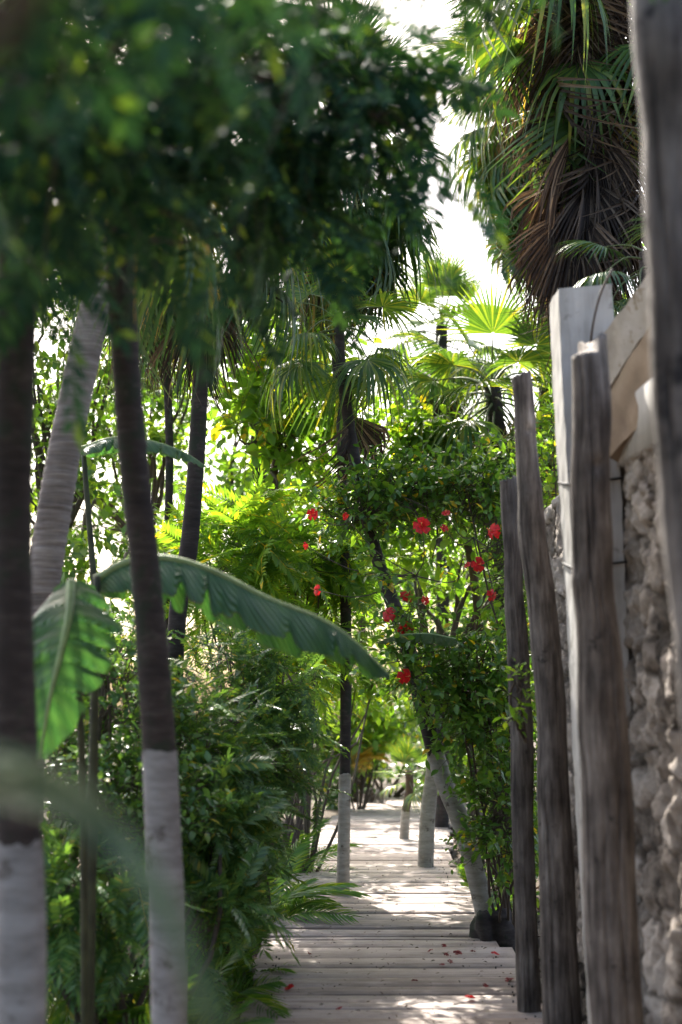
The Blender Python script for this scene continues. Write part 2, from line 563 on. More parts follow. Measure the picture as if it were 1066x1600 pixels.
def foliage(vols, ntwig, tmpl, size, twig=0.3, per=8, shell=0.35, upb=0.35, gap=-0.25, gapf=4.0, seed=0, droop=0.15, tilt=0.35):
    """twigs spread through the crown's volume, leaves set along every twig"""
    r = np.random.default_rng(seed)
    C = np.array([v[0] for v in vols], float)
    Rr = np.array([v[1] for v in vols], float)
    w = np.prod(Rr, axis=1) ** 0.72
    w = w / w.sum()
    k = r.choice(len(vols), ntwig * 3, p=w)
    u = nrm(r.normal(size=(len(k), 3)))
    rr = shell + (1 - shell) * r.random(len(k)) ** 0.6
    off = u * Rr[k] * rr[:, None]
    p = C[k] + off
    keep = vnoise(p, gapf, seed + 50) > gap
    p, off, kk = p[keep][:ntwig], off[keep][:ntwig], k[keep][:ntwig]
    n = len(p)
    d = nrm(nrm(off / Rr[kk]) * 0.9 + np.array([0, 0, upb]) + r.normal(size=(n, 3)) * 0.45)
    Lt = twig * r.uniform(0.6, 1.3, n)
    ts = np.linspace(0.12, 1.0, per)
    pos = p[:, None] + d[:, None] * (Lt[:, None] * ts)[..., None]
    pos[..., 2] -= droop * Lt[:, None] * ts ** 2
    side = nrm(np.cross(d, r.normal(size=(n, 3))))
    oth = np.cross(d, side)
    az = r.uniform(0, 7, (n, 1)) + np.arange(per) * 2.4
    ld = d[:, None] * 0.75 + np.cos(az)[..., None] * side[:, None] + np.sin(az)[..., None] * oth[:, None]
    ld = ld + r.normal(size=ld.shape) * 0.25
    ld[..., 2] -= droop
    ld = nrm(ld).reshape(-1, 3)
    up = nrm(np.array([0, 0, 1.0]) + r.normal(size=ld.shape) * tilt)
    fr = frames(ld, up)
    sc = size * r.uniform(0.55, 1.25, len(ld))
    V, Q = scatter(tmpl[0], tmpl[1], pos.reshape(-1, 3), fr, sc)
    # twigs: thin 3-sided sticks
    q = p + d * Lt[:, None]
    q[:, 2] -= droop * Lt
    b = p - d * Lt[:, None] * 0.5
    tri = np.stack([side, -0.5 * side + 0.87 * oth, -0.5 * side - 0.87 * oth], 1)
    tv = np.concatenate([b[:, None] + tri * 0.004, q[:, None] + tri * 0.0015], 1).reshape(-1, 3)
    base = (np.arange(n) * 6)[:, None, None]
    tq = (np.array([[0, 1, 4, 3], [1, 2, 5, 4], [2, 0, 3, 5]])[None] + base).reshape(-1, 4)
    return (V, Q), (tv, tq), p


def limbs(base, targets, r0, seed=0, sides=6, fork=0.35, r1=0.006):
    """bent limbs from base towards points of the crown"""
    r = np.random.default_rng(seed)
    out = []
    base = np.array(base, float)
    for t in targets:
        m1 = base * (1 - fork) + t * fork + r.normal(size=3) * 0.06 * np.linalg.norm(t - base)
        m1[2] += 0.1 * np.linalg.norm(t - base)
        m2 = base * 0.35 * (1 - fork) + t * (1 - 0.35 * (1 - fork)) + r.normal(size=3) * 0.04
        pth = smooth_path([base, m1, m2, t], 10)
        out.append(tube(pth, np.linspace(r0, r1, 10), sides, False))
    return join(out)[:2]


def shrub(name, label, cat, base, vols, ntwig, tmpl, size, mat, seed, nst=10, r0=0.018, group=None, stem_mat='twig', reach=9.0, **kw):
    root = thing(name, label, cat, base, group)
    f, tw, p = foliage(vols, ntwig, tmpl, size, seed=seed, **kw)
    part('foliage', f[0], f[1], M[mat], root)
    r = np.random.default_rng(seed + 9)
    pn = p[(np.abs(p[:, 0] - base[0]) < reach)]
    tg = pn[r.choice(len(pn), min(nst, len(pn)), replace=False)]
    st = limbs(base, tg, r0, seed)
    V, Q, _ = join([tw, st])
    part('branches', V, Q, M[stem_mat], root)
    return root


def tree(name, label, cat, trunk_pts, r0, r1, vols, ntwig, tmpl, size, mat, seed, nst=14, bark='brown_bark', group=None, paint=None, **kw):
    pth = smooth_path(trunk_pts, 30)
    root = thing(name, label, cat, pth[0], group)
    rr = np.linspace(r0, r1, 30)
    rr[:3] *= np.array([1.35, 1.15, 1.05])
    V, Q = tube(pth, rr, 12, True, 0.03)
    part('trunk', V, Q, M[bark], root)
    if paint:
        k = np.where(pth[:, 2] <= paint)[0]
        V, Q = tube(pth[k], rr[k] + 0.004, 16, False, 0.004)
        part('painted_band', V, Q, M['paint_warm'], root)
    f, tw, p = foliage(vols, ntwig, tmpl, size, seed=seed, **kw)
    part('crown', f[0], f[1], M[mat], root)
    r = np.random.default_rng(seed + 9)
    tg = p[r.choice(len(p), min(nst, len(p)), replace=False)]
    st = limbs(pth[-2], tg, r1 * 0.7, seed)
    V, Q, _ = join([tw, st])
    part('branches', V, Q, M['twig' if bark != 'palm_bark' else 'twig'], root)
    return root


# ---------------------------------------------------------------- palm fronds (meshes shared by many fronds)
def fan_mesh(name, mats, nseg=34, R=0.62, pet=0.6, spread=250, droop=0.35, sag=0.1, fold=0.5, seed=0, cup=0.12):
    r = np.random.default_rng(seed)
    parts = []
    pth = smooth_path([[0, 0, 0], [pet * 0.5, 0, 0.03], [pet, 0, -sag]], 8)
    pv, pq = tube(pth, np.linspace(0.013, 0.006, 8), 5, False)
    parts.append((pv, pq, 1))
    H = pth[-1]
    tilt = -sag * 1.5
    da = rad(spread) / nseg
    for i in range(nseg):
        a = -rad(spread) / 2 + (i + 0.5) * da
        ln = R * (0.72 + 0.28 * math.cos(a * 0.62)) * r.uniform(0.9, 1.06)
        dr = droop * r.uniform(0.6, 1.5)
        dx, dy = math.cos(a), math.sin(a)
        rows = []
        ss = (0.02, 0.2, 0.42, 0.62, 0.8, 0.92, 1.0)
        tw = r.normal() * 0.12
        for s in ss:
            q = ln * s
            if s < 0.42:
                hw = q * math.tan(da / 2) * 1.04
            else:
                hw = ln * 0.42 * math.tan(da / 2) * 1.04 * max(1 - ((s - 0.42) / 0.58) ** 1.5, 0.04)
            b = max(0.0, s - 0.3)
            z = tilt * q + cup * abs(math.sin(a)) * q - dr * ln * b * b * 1.6
            hor = q * (1 - 0.35 * dr * b)
            c = H + np.array([dx * hor, dy * hor, z])
            sd = np.array([-dy, dx, tw * s])
            lift = np.array([0, 0, fold * hw])
            rows.append([c + sd * hw + lift, c, c - sd * hw + lift])
        v, q_ = strip(rows)
        parts.append((v, q_, 0))
    V, Q, mi = join(parts)
    return mesh_np(name, V, Q, mats, mi)


def pinnate_mesh(name, mats, L=1.6, n=34, ll=0.4, lw=0.028, droop=0.5, vee=0.35, hang=0.35, seed=0, start=0.18):
    r = np.random.default_rng(seed)
    parts = []
    t = np.linspace(0, 1, 16)
    pth = np.stack([L * (t - 0.16 * droop * t ** 3), 0.04 * L * np.sin(t * 2 + seed), L * (0.12 * t - droop * t ** 2.2)], -1)
    pv, pq = tube(pth, np.linspace(0.013, 0.003, 16) * L / 1.6, 5, False)
    parts.append((pv, pq, 1))
    T = nrm(np.gradient(pth, axis=0))
    for k in range(n):
        tt = start + (1 - start) * (k + 0.5) / n
        i = min(int(tt * 15), 14)
        f = tt * 15 - i
        c0 = pth[i] * (1 - f) + pth[i + 1] * f
        tg = T[i]
        u = (tt - start) / (1 - start)
        ln = ll * (math.sin(PI * (0.14 + 0.8 * u)) ** 0.75)
        for s in (-1, 1):
            l2 = ln * r.uniform(0.88, 1.08)
            fw = 0.55 + 0.6 * u
            d = nrm(tg * fw + np.array([0, s, 0]) + np.array([0, 0, vee * (1 - u * 0.5)]) + r.normal(size=3) * 0.07)
            side = nrm(np.cross(d, np.array([0, 0, 1.0])))
            upv = np.cross(side, d)
            rows = []
            hg = hang * r.uniform(0.6, 1.5)
            for q in (0, 0.3, 0.6, 0.85, 1.0):
                hw = lw * 0.5 * (0.5 + 0.5 * min(1, q * 4)) * max(1 - max(0, q - 0.35) ** 1.6 * 2.0, 0.05)
                c = c0 + d * l2 * q - np.array([0, 0, 1.0]) * hg * l2 * q * q
                rows.append([c + side * hw + upv * hw * 0.5, c, c - side * hw + upv * hw * 0.5])
            v, q_ = strip(rows)
            parts.append((v, q_, 0))
    V, Q, mi = join(parts)
    return mesh_np(name, V, Q, mats, mi)


FAN = {
    'young': [fan_mesh('frond', [M['fan'], M['petiole']], 34, 0.6, 0.5, 200, 0.12, -0.05, 0.5, s) for s in (1, 2)],
    'mid': [fan_mesh('frond', [M['fan'], M['petiole']], 36, 0.66, 0.62, 260, 0.38, 0.08, 0.5, s) for s in (3, 4, 5)],
    'old': [fan_mesh('frond', [M['fan'], M['petiole']], 36, 0.68, 0.62, 280, 0.85, 0.16, 0.5, s) for s in (6, 7, 8)],
    'yellow': [fan_mesh('frond', [M['fan_old'], M['petiole']], 34, 0.64, 0.55, 240, 1.0, 0.2, 0.6, s) for s in (9, 10)],
    'dead': [fan_mesh('dead_frond', [M['dead'], M['dead']], 26, ln_, 0.35, sp_, dr_, 0.05, 1.6, s, 0.5) for s, ln_, sp_, dr_ in ((11, 0.85, 64, 0.25), (12, 0.7, 120, 0.8), (13, 0.95, 45, 0.1))],
}
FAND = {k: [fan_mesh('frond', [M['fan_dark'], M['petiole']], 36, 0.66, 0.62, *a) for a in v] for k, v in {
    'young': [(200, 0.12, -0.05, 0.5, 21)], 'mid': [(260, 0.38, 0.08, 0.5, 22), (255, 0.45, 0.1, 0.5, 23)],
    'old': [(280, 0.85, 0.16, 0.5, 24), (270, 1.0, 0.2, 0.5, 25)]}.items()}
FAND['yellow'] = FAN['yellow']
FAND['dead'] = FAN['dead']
PIN = [pinnate_mesh('frond', [M['areca'], M['petiole']], 1.0, 30, 0.3, 0.024, d, 0.4, h, s) for d, h, s in ((0.35, 0.3, 1), (0.55, 0.4, 2), (0.8, 0.45, 3))]
M['golden'] = leaf_mat('golden_frond', [(0.0, (0.2, 0.13, 0.02)), (0.6, (0.34, 0.21, 0.025)), (1.0, (0.2, 0.2, 0.03))], 0.45, 0.45, (1.2, 1.1, 0.5))
PIN_YEL = [pinnate_mesh('frond', [M['golden'], M['petiole']], 1.0, 30, 0.3, 0.03, d, 0.4, h, s) for d, h, s in ((0.35, 0.3, 1), (0.55, 0.4, 2))]
PIN_DEAD = [pinnate_mesh('dead_frond', [M['dead'], M['dead']], 0.9, 24, 0.26, 0.022, d, 0.2, 0.8, s) for d, s in ((0.7, 4), (0.9, 5))]
COCO = [pinnate_mesh('frond', [M['fan'], M['petiole']], 2.2, 46, 0.5, 0.036, d, 0.25, h, s) for d, h, s in ((0.3, 0.5, 6), (0.5, 0.7, 7), (0.75, 0.8, 8))]


def put(me, name, parent, loc, az, el, roll, s):
    o = bpy.data.objects.new(name, me)
    COL.objects.link(o)
    o.parent = parent
    o.matrix_local = (Matrix.Translation(Vector([float(c) for c in loc])) @ Matrix.Rotation(az, 4, 'Z') @ Matrix.Rotation(-el, 4, 'Y')
                      @ Matrix.Rotation(roll, 4, 'X') @ Matrix.Diagonal((s, s, s, 1)))
    return o


def fan_crown(root, top, axis, n, s, seed, kit=FAN, ndead=0, dead_len=0.6, hi=78, lo=-50, yellow=0.12, dead_s=1.0, tier=0.25):
    r = np.random.default_rng(seed)
    org = ORG[root.name]
    top = np.array(top)
    for i in range(n):
        f = i / max(1, n - 1)
        el = hi + (lo - hi) * f ** 0.85 + r.normal() * 6
        az = i * 2.39996 + r.normal() * 0.2
        if el > 45:
            k = 'young'
        elif el > 0:
            k = 'mid'
        else:
            k = 'old' if r.random() > yellow else 'yellow'
        me = kit[k][r.integers(len(kit[k]))]
        put(me, 'frond', root, top - axis * tier * f * s - org, az, rad(el), r.normal() * 0.25, s * r.uniform(0.88, 1.12))
    for i in range(ndead):
        el = -52 - 38 * r.random() ** 0.6
        az = i * 2.39996 + r.normal() * 0.3
        me = kit['dead'][r.integers(3)]
        put(me, 'dead_frond', root, top - axis * (0.1 + dead_len * r.random()) - org, az, rad(el), r.normal() * 0.5, dead_s * r.uniform(0.8, 1.15))


def ringed(path, r0, r1, n, seed, depth=0.05, gap=0.045):
    """palm stem with leaf-scar rings"""
    r = np.random.default_rng(seed)
    P = np.array(path)
    seg = np.linalg.norm(np.diff(P, axis=0), axis=1)
    s = np.concatenate([[0], np.cumsum(seg)])
    m = int(s[-1] / 0.014)
    t = np.linspace(0, s[-1], m)
    Q = np.stack([np.interp(t, s, P[:, k]) for k in range(3)], -1)
    ph = np.cumsum(r.uniform(0.8, 1.25, m)) * 0.014 / gap
    ring = 1 - depth * np.exp(-((ph % 1.0) - 0.5) ** 2 / 0.02)
    rr = np.interp(t, [0, 0.12, 0.35, s[-1]], [r0 * 1.35, r0 * 1.1, r0, r1]) * ring
    rr *= 1 + 0.03 * np.sin(t * 3.1 + seed) + 0.02 * np.sin(t * 7.7)
    return Q, rr, n


def palm(name, label, pts, r0, r1, seed, paint=None, bark='palm_bark', group=None, cat='palm tree', n=14, gap=0.045, pm='paint'):
    pth = smooth_path(pts, 60)
    root = thing(name, label, cat, pth[0], group)
    Q, rr, n = ringed(pth, r0, r1, n, seed, depth=0.055 if bark == 'pale_bark' else 0.022, gap=gap)
    V, F = tube(Q, rr, n, True, 0.012)
    part('trunk', V, F, M[bark], root)
    if paint:
        k = np.where(Q[:, 2] <= paint)[0]
        V, F = tube(Q[k], rr[k] * 1.01 + 0.003, 48, False, 0.004)
        # uneven brushed upper edge
        top = np.arange(len(V) - 48, len(V))
        w_ = np.arange(48) * 2 * PI / 48
        V[top, 2] += 0.006 * np.sin(w_ * 2 + seed) + 0.004 * np.sin(w_ * 7 + seed) + 0.003 * rng.standard_normal(48)
        part('painted_band', V, F, M[pm], root)
    ax = nrm(pth[-1] - pth[-4])
    return root, pth[-1], ax


# ================================================================ SETTING
# ground sheet with low relief
n = 150
gx = np.concatenate([np.linspace(-70, -6, 30), np.linspace(-5.8, 5.8, 90), np.linspace(6, 70, 30)])
gy = np.concatenate([np.linspace(-30, -2, 15), np.linspace(-1.8, 26, 150), np.linspace(27, 110, 30)])
GX, GY = np.meshgrid(gx, gy, indexing='ij')
GP = np.stack([GX, GY], -1)
off = np.abs(GX - 0.3)
GZ = -0.16 + 0.03 * np.sin(GX * 2.3 + GY) + 0.025 * np.sin(GY * 3.1 - GX * 1.7) + 0.12 * np.clip((off - 1.0) / 2.0, 0, 1)
GV = np.stack([GX, GY, GZ], -1).reshape(-1, 3)
a, b = GX.shape
ii, jj = np.meshgrid(np.arange(a - 1), np.arange(b - 1), indexing='ij')
GQ = np.stack([ii * b + jj, (ii + 1) * b + jj, (ii + 1) * b + jj + 1, ii * b + jj + 1], -1).reshape(-1, 4)
single('ground', GV, GQ, M['soil'], kind='structure')


def gz(x, y):
    return -0.16 + 0.03 * math.sin(x * 2.3 + y) + 0.025 * math.sin(y * 3.1 - x * 1.7) + 0.12 * min(1, max(0, (abs(x - 0.3) - 1.0) / 2.0))


# boardwalk: boards laid across the way, all one structure
def path_x(y):
    """left and right edge of the walk"""
    l = -0.55 + 0.05 * math.sin(y)
    r_ = 1.08
    if y > 13:
        k = (y - 13) / 9.0
        l += 0.75 * k * k
        r_ += 1.0 * k * k
    return l, r_


bp = []
y = 1.0
r = np.random.default_rng(5)
while y < 24.0:
    w = r.choice([0.16, 0.22, 0.29, 0.36], p=[0.1, 0.25, 0.35, 0.3]) * r.uniform(0.95, 1.05)
    l, rt = path_x(y)
    l += r.normal() * 0.03
    rt += r.normal() * 0.03
    m = 13
    xs = np.linspace(l, rt, m)
    zt = r.normal() * 0.0035 + 0.004 * np.sin(xs * 2 + r.uniform(0, 6)) * r.random()
    tl = r.normal() * 0.004
    g = r.choice([0.004, 0.008, 0.016, 0.028], p=[0.35, 0.3, 0.2, 0.15])
    ang = r.normal() * 0.004
    y0 = y + g / 2 + ang * (xs - 0.2) + 0.0025 * r.standard_normal(m)
    y1 = y + w - g / 2 + ang * (xs - 0.2) + 0.0025 * r.standard_normal(m)
    c = 0.006
    prof = [(y0, -0.035 + 0 * xs), (y0, zt - tl - c), (y0 + c, zt - tl), (y1 - c, zt + tl), (y1, zt + tl - c), (y1, -0.035 + 0 * xs)]
    V = np.stack([np.stack([xs, p_, q_], -1) for p_, q_ in prof], 1)       # m,6,3
    V = V.reshape(-1, 3)
    Q = []
    for i in range(m - 1):
        for k in range(6):
            k2 = (k + 1) % 6
            Q.append([i * 6 + k, i * 6 + k2, (i + 1) * 6 + k2, (i + 1) * 6 + k])
    for row in (0, m - 1):
        b_ = row * 6
        e = [[b_, b_ + 1, b_ + 4, b_ + 5], [b_ + 1, b_ + 2, b_ + 3, b_ + 4]]
        Q += e if row == 0 else [x[::-1] for x in e]
    bp.append((V, np.array(Q), 0))
    for xn in (l + 0.14, rt - 0.14):
        for yn in (y + 0.03, y + w - 0.03):
            c_ = np.array([xn + r.normal() * 0.012, yn + r.normal() * 0.004, 0.0075])
            k_ = 0.0042
            bp.append((c_ + np.array([[-k_, -k_, 0], [k_, -k_, 0], [k_, k_, 0], [-k_, k_, 0], [-k_, -k_, -.012], [k_, -k_, -.012], [k_, k_, -.012], [-k_, k_, -.012]]),
                       np.array([[0, 1, 2, 3], [0, 4, 5, 1], [1, 5, 6, 2], [2, 6, 7, 3], [3, 7, 4, 0]]), 1))
    y += w
# bearers below the boards
for x in (-0.38, 0.3, 0.9):
    V, Q = tube(np.array([[x, 0.9, -0.095], [x, 13.5, -0.095]]), 0.055, 4)
    bp.append((V, Q, 0))
single('boardwalk', *join(bp)[:2], [M['boards'], M['cord']], kind='structure', mi=join(bp)[2], smooth=False)

# ================================================================ RIGHT SIDE: wall, pillar, posts
def rubble_wall():
    root_loc = np.array([1.27, 3.0, -0.15])
    ys = np.arange(2.6, 9.1, 0.015)
    zs = np.arange(-0.15, 2.74, 0.015)
    Yg, Zg = np.meshgrid(ys, zs, indexing='ij')
    P = np.stack([Yg.ravel(), Zg.ravel()], -1)
    r = np.random.default_rng(3)
    seeds = []
    zz = -0.1
    while zz < 2.9:
        h = r.uniform(0.14, 0.3)
        yy = 2.4
        while yy < 9.3:
            w = r.uniform(0.16, 0.42)
            seeds.append((yy + w / 2, zz + h / 2 + r.normal() * 0.05, r.random()))
            yy += w
        zz += h
    S = np.array(seeds)
    F1 = np.empty(len(P))
    F2 = np.empty(len(P))
    ID = np.empty(len(P), int)
    wob = np.stack([vnoise(np.c_[P, 0 * P[:, 0]], 14, 1), vnoise(np.c_[P, 0 * P[:, 0]], 14, 2)], -1) * 0.03
    for i in range(0, len(P), 3000):
        q = P[i:i + 3000] + wob[i:i + 3000]
        d = np.sqrt(((q[:, None] - S[None, :, :2]) * np.array([0.85, 1.15])) ** 2 @ np.ones(2))
        o = np.partition(d, 1, axis=1)
        F1[i:i + 3000] = o[:, 0]
        F2[i:i + 3000] = o[:, 1]
        ID[i:i + 3000] = d.argmin(1)
    edge = np.clip((F2 - F1) / 0.045, 0, 1)
    tone = S[ID, 2]
    P3 = np.c_[P, P[:, :1] * 0.7 + P[:, 1:] * 0.4]
    ridge = np.zeros(len(P))
    amp = 0.019
    for o_, f_ in enumerate((13, 29, 60, 115)):
        ridge += amp * (1 - 2 * np.abs(vnoise(P3 + 0.03 * ridge[:, None] * 10, f_, 40 + o_)))
        amp *= 0.62
    pits = np.clip(vnoise(P3, 33, 61) - 0.45, 0, 1) * 0.05 + np.clip(vnoise(P3, 70, 62) - 0.4, 0, 1) * 0.03
    bump = 0.015 * edge ** 0.4 * (0.3 + 1.2 * tone) + ridge - pits - 0.02 * (edge < 0.25)
    x = 1.27 - bump
    F = np.stack([x, P[:, 0], P[:, 1]], -1).reshape(len(ys), len(zs), 3)
    # top and back rows
    top = F[:, -1:, :].copy()
    t1 = top + np.array([0.06, 0, 0.05])
    t2 = top + np.array([0.36, 0, 0.05])
    t2[..., 0] = 1.68
    t3 = t2.copy()
    t3[..., 2] = -0.15
    F = np.concatenate([F, t1, t2, t3], 1)
    # end returns
    def ret(sl, dy):
        e = sl.copy()
        e[:, 0] = np.minimum(1.68, e[:, 0] + 0.42)
        e[:, 1] += dy
        return e
    F = np.concatenate([ret(F[0], 0.0)[None], F, ret(F[-1], 0.01)[None]], 0)
    a, b = F.shape[:2]
    ii, jj = np.meshgrid(np.arange(a - 1), np.arange(b - 1), indexing='ij')
    Q = np.stack([ii * b + jj, ii * b + jj + 1, (ii + 1) * b + jj + 1, (ii + 1) * b + jj], -1).reshape(-1, 4)
    tg = np.zeros((len(ys), len(zs)))
    tg[:] = (-0.02 + 0.42 * tone * np.clip(edge * 1.4, 0.25, 1) + 0.1 * edge + 0.13 * vnoise(P3, 8, 77) - 1.5 * pits).reshape(len(ys), len(zs))
    tg = np.concatenate([tg, tg[:, -1:], tg[:, -1:], tg[:, -1:]], 1)
    tg = np.concatenate([tg[:1], tg, tg[-1:]], 0)
    root = thing('stone_wall', 'rough tan rubble stone wall behind the wooden posts', 'wall', root_loc)
    o = part('masonry', F.reshape(-1, 3), Q, M['stone'], root)
    at_ = o.data.attributes.new('stone_tone', 'FLOAT', 'POINT')
    at_.data.foreach_set('value', tg.ravel().astype(np.float32))
    # smooth pale cap laid on the stones
    V, Q = prism([(1.222, 2.60), (1.222, 2.85), (1.245, 2.88), (1.68, 2.88), (1.71, 2.85), (1.71, 2.60)], 2.6, 6.3)
    V = V + np.stack([0.012 * np.sin(V[:, 1] * 5), 0 * V[:, 0], 0.012 * np.sin(V[:, 1] * 3.3)], -1)
    part('coping', V, Q, M['concrete'], root, smooth=False)


def prism(prof, y0, y1, n=24):
    """closed x-z profile swept along y"""
    k = len(prof)
    ys = np.linspace(y0, y1, n)
    V = np.array([[p[0], yy, p[1]] for yy in ys for p in prof])
    Q = [[i * k + j, i * k + (j + 1) % k, (i + 1) * k + (j + 1) % k, (i + 1) * k + j] for i in range(n - 1) for j in range(k)]
    for row in (0, n - 1):
        b_ = row * k
        for j in range(1, k - 2, 2):
            Q.append([b_, b_ + j, b_ + j + 1, b_ + j + 2] if row else [b_, b_ + j + 2, b_ + j + 1, b_ + j])
    return V, np.array(Q)


rubble_wall()


def block(corners, n=(8, 8, 24), rough=0.004, seed=0, bev=0.012):
    """hexahedron from 8 corners (bottom 4 ccw, top 4 ccw) with slightly worn, wavy faces"""
    c = np.array(corners, float)
    nx, ny, nz_ = n
    def warp(t, k):
        t = np.array(t)
        return t
    def pt(u, v, w):
        b_ = (c[0] * (1 - u) + c[1] * u) * (1 - v) + (c[3] * (1 - u) + c[2] * u) * v
        t_ = (c[4] * (1 - u) + c[5] * u) * (1 - v) + (c[7] * (1 - u) + c[6] * u) * v
        return b_ * (1 - w) + t_ * w
    def grid(fn, a, b):
        U, W = np.meshgrid(np.linspace(0, 1, a), np.linspace(0, 1, b), indexing='ij')
        V = np.array([fn(u, w) for u, w in zip(U.ravel(), W.ravel())])
        ii, jj = np.meshgrid(np.arange(a - 1), np.arange(b - 1), indexing='ij')
        Q = np.stack([ii * b + jj, (ii + 1) * b + jj, (ii + 1) * b + jj + 1, ii * b + jj + 1], -1).reshape(-1, 4)
        return V, Q
    parts = [grid(lambda u, w: pt(u, 0, w), nx, nz_), grid(lambda u, w: pt(u, 1, w), nx, nz_), grid(lambda v, w: pt(0, v, w), ny, nz_),
             grid(lambda v, w: pt(1, v, w), ny, nz_), grid(lambda u, v: pt(u, v, 0), nx, ny), grid(lambda u, v: pt(u, v, 1), nx, ny)]
    V, Q, _ = join(parts)
    ctr = c.mean(0)
    nv = np.stack([vnoise(V, 6, seed), vnoise(V, 6, seed + 1), vnoise(V, 6, seed + 2)], -1) * rough
    nv += np.stack([vnoise(V, 40, seed + 3), vnoise(V, 40, seed + 4), vnoise(V, 40, seed + 5)], -1) * rough * 0.35
    return V + nv, Q


# pale concrete pillar standing against the wall, leaning slightly
def pillar():
    root = thing('concrete_pillar', 'tall pale flat-topped concrete pillar behind the notched post', 'pillar', (1.12, 6.4, -0.15))
    zt = 3.42
    c = [(1.085, 6.2, -0.15), (1.285, 6.2, -0.15), (1.285, 6.45, -0.15), (1.085, 6.45, -0.15),
         (0.975, 6.2, zt), (1.215, 6.2, zt + 0.02), (1.215, 6.45, zt + 0.02), (0.975, 6.45, zt)]
    V, Q = block(c, (16, 16, 160), 0.0055, 3)
    part('shaft', V, Q, M['concrete'], root, smooth=False)
    # dark cords tied round it
    for z in (2.55, 2.18):
        k = 0.005
        xl = 1.085 - 0.0305 * (z + 0.15)
        pth = np.array([[xl - k, 6.45 + k, z + 0.03], [xl - k, 6.2 - k, z - 0.02], [xl + 0.235 + k, 6.2 - k, z + 0.01]])
        V, Q = tube(pth, 0.006, 6)
        part('cord', V, Q, M['cord'], root)
    # hanging dry stem over the top
    V, Q = tube(smooth_path([at(957, 420, 6.15), at(940, 455, 6.14), at(928, 500, 6.14), at(922, 545, 6.15)], 12), 0.006, 6)
    single('dry_vine', V, Q, M['twig'], 'thin dry stem hanging down over the pale concrete pillar', 'vine', at(922, 545, 6.15))
    # sloping beam from the pillar up towards the near post
    T = np.array([0.13, 0.3, 0.0])
    A0, B0, A1, B1 = at(953, 607, 6.0), at(1050, 445, 5.4), at(931, 536, 6.0), at(1040, 385, 5.4)
    root2 = thing('sloping_beam', 'thick tan concrete brace sloping up from the pale pillar', 'beam', A0)
    c = [A0, B0, B0 + T, A0 + T, A1, B1, B1 + T, A1 + T]
    V, Q = block(c, (30, 6, 8), 0.01, 8)
    part('brace', V, Q, M['beam'], root2, smooth=False)
    # tan plaster soffit carried under it, closing down on the wall top
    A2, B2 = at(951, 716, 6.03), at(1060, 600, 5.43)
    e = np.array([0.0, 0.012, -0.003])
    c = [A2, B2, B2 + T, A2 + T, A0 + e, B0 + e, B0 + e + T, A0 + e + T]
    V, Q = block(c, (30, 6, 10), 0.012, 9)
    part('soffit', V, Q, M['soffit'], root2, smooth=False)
    # plastered boulder at its foot
    s = np.linspace(0, PI, 26)
    t = np.linspace(0, 2 * PI, 34)
    S_, T_ = np.meshgrid(s, t, indexing='ij')
    D = np.stack([np.sin(S_) * np.cos(T_), np.sin(S_) * np.sin(T_), np.cos(S_)], -1).reshape(-1, 3)
    rr = 1 + 0.16 * vnoise(D, 3, 4)[:, None] + 0.05 * vnoise(D, 9, 5)[:, None] + 0.02 * vnoise(D, 25, 6)[:, None]
    V = D * rr * np.array([0.10, 0.3, 0.36]) + np.array([1.09, 5.85, 0.08])
    ii, jj = np.meshgrid(np.arange(25), np.arange(33), indexing='ij')
    Q = np.stack([ii * 34 + jj, (ii + 1) * 34 + jj, (ii + 1) * 34 + jj + 1, ii * 34 + jj + 1], -1).reshape(-1, 4)
    single('boulder', V, Q, M['concrete'], 'pale plastered boulder leaning at the foot of the concrete pillar', 'rock', (1.09, 5.85, -0.15))


pillar()


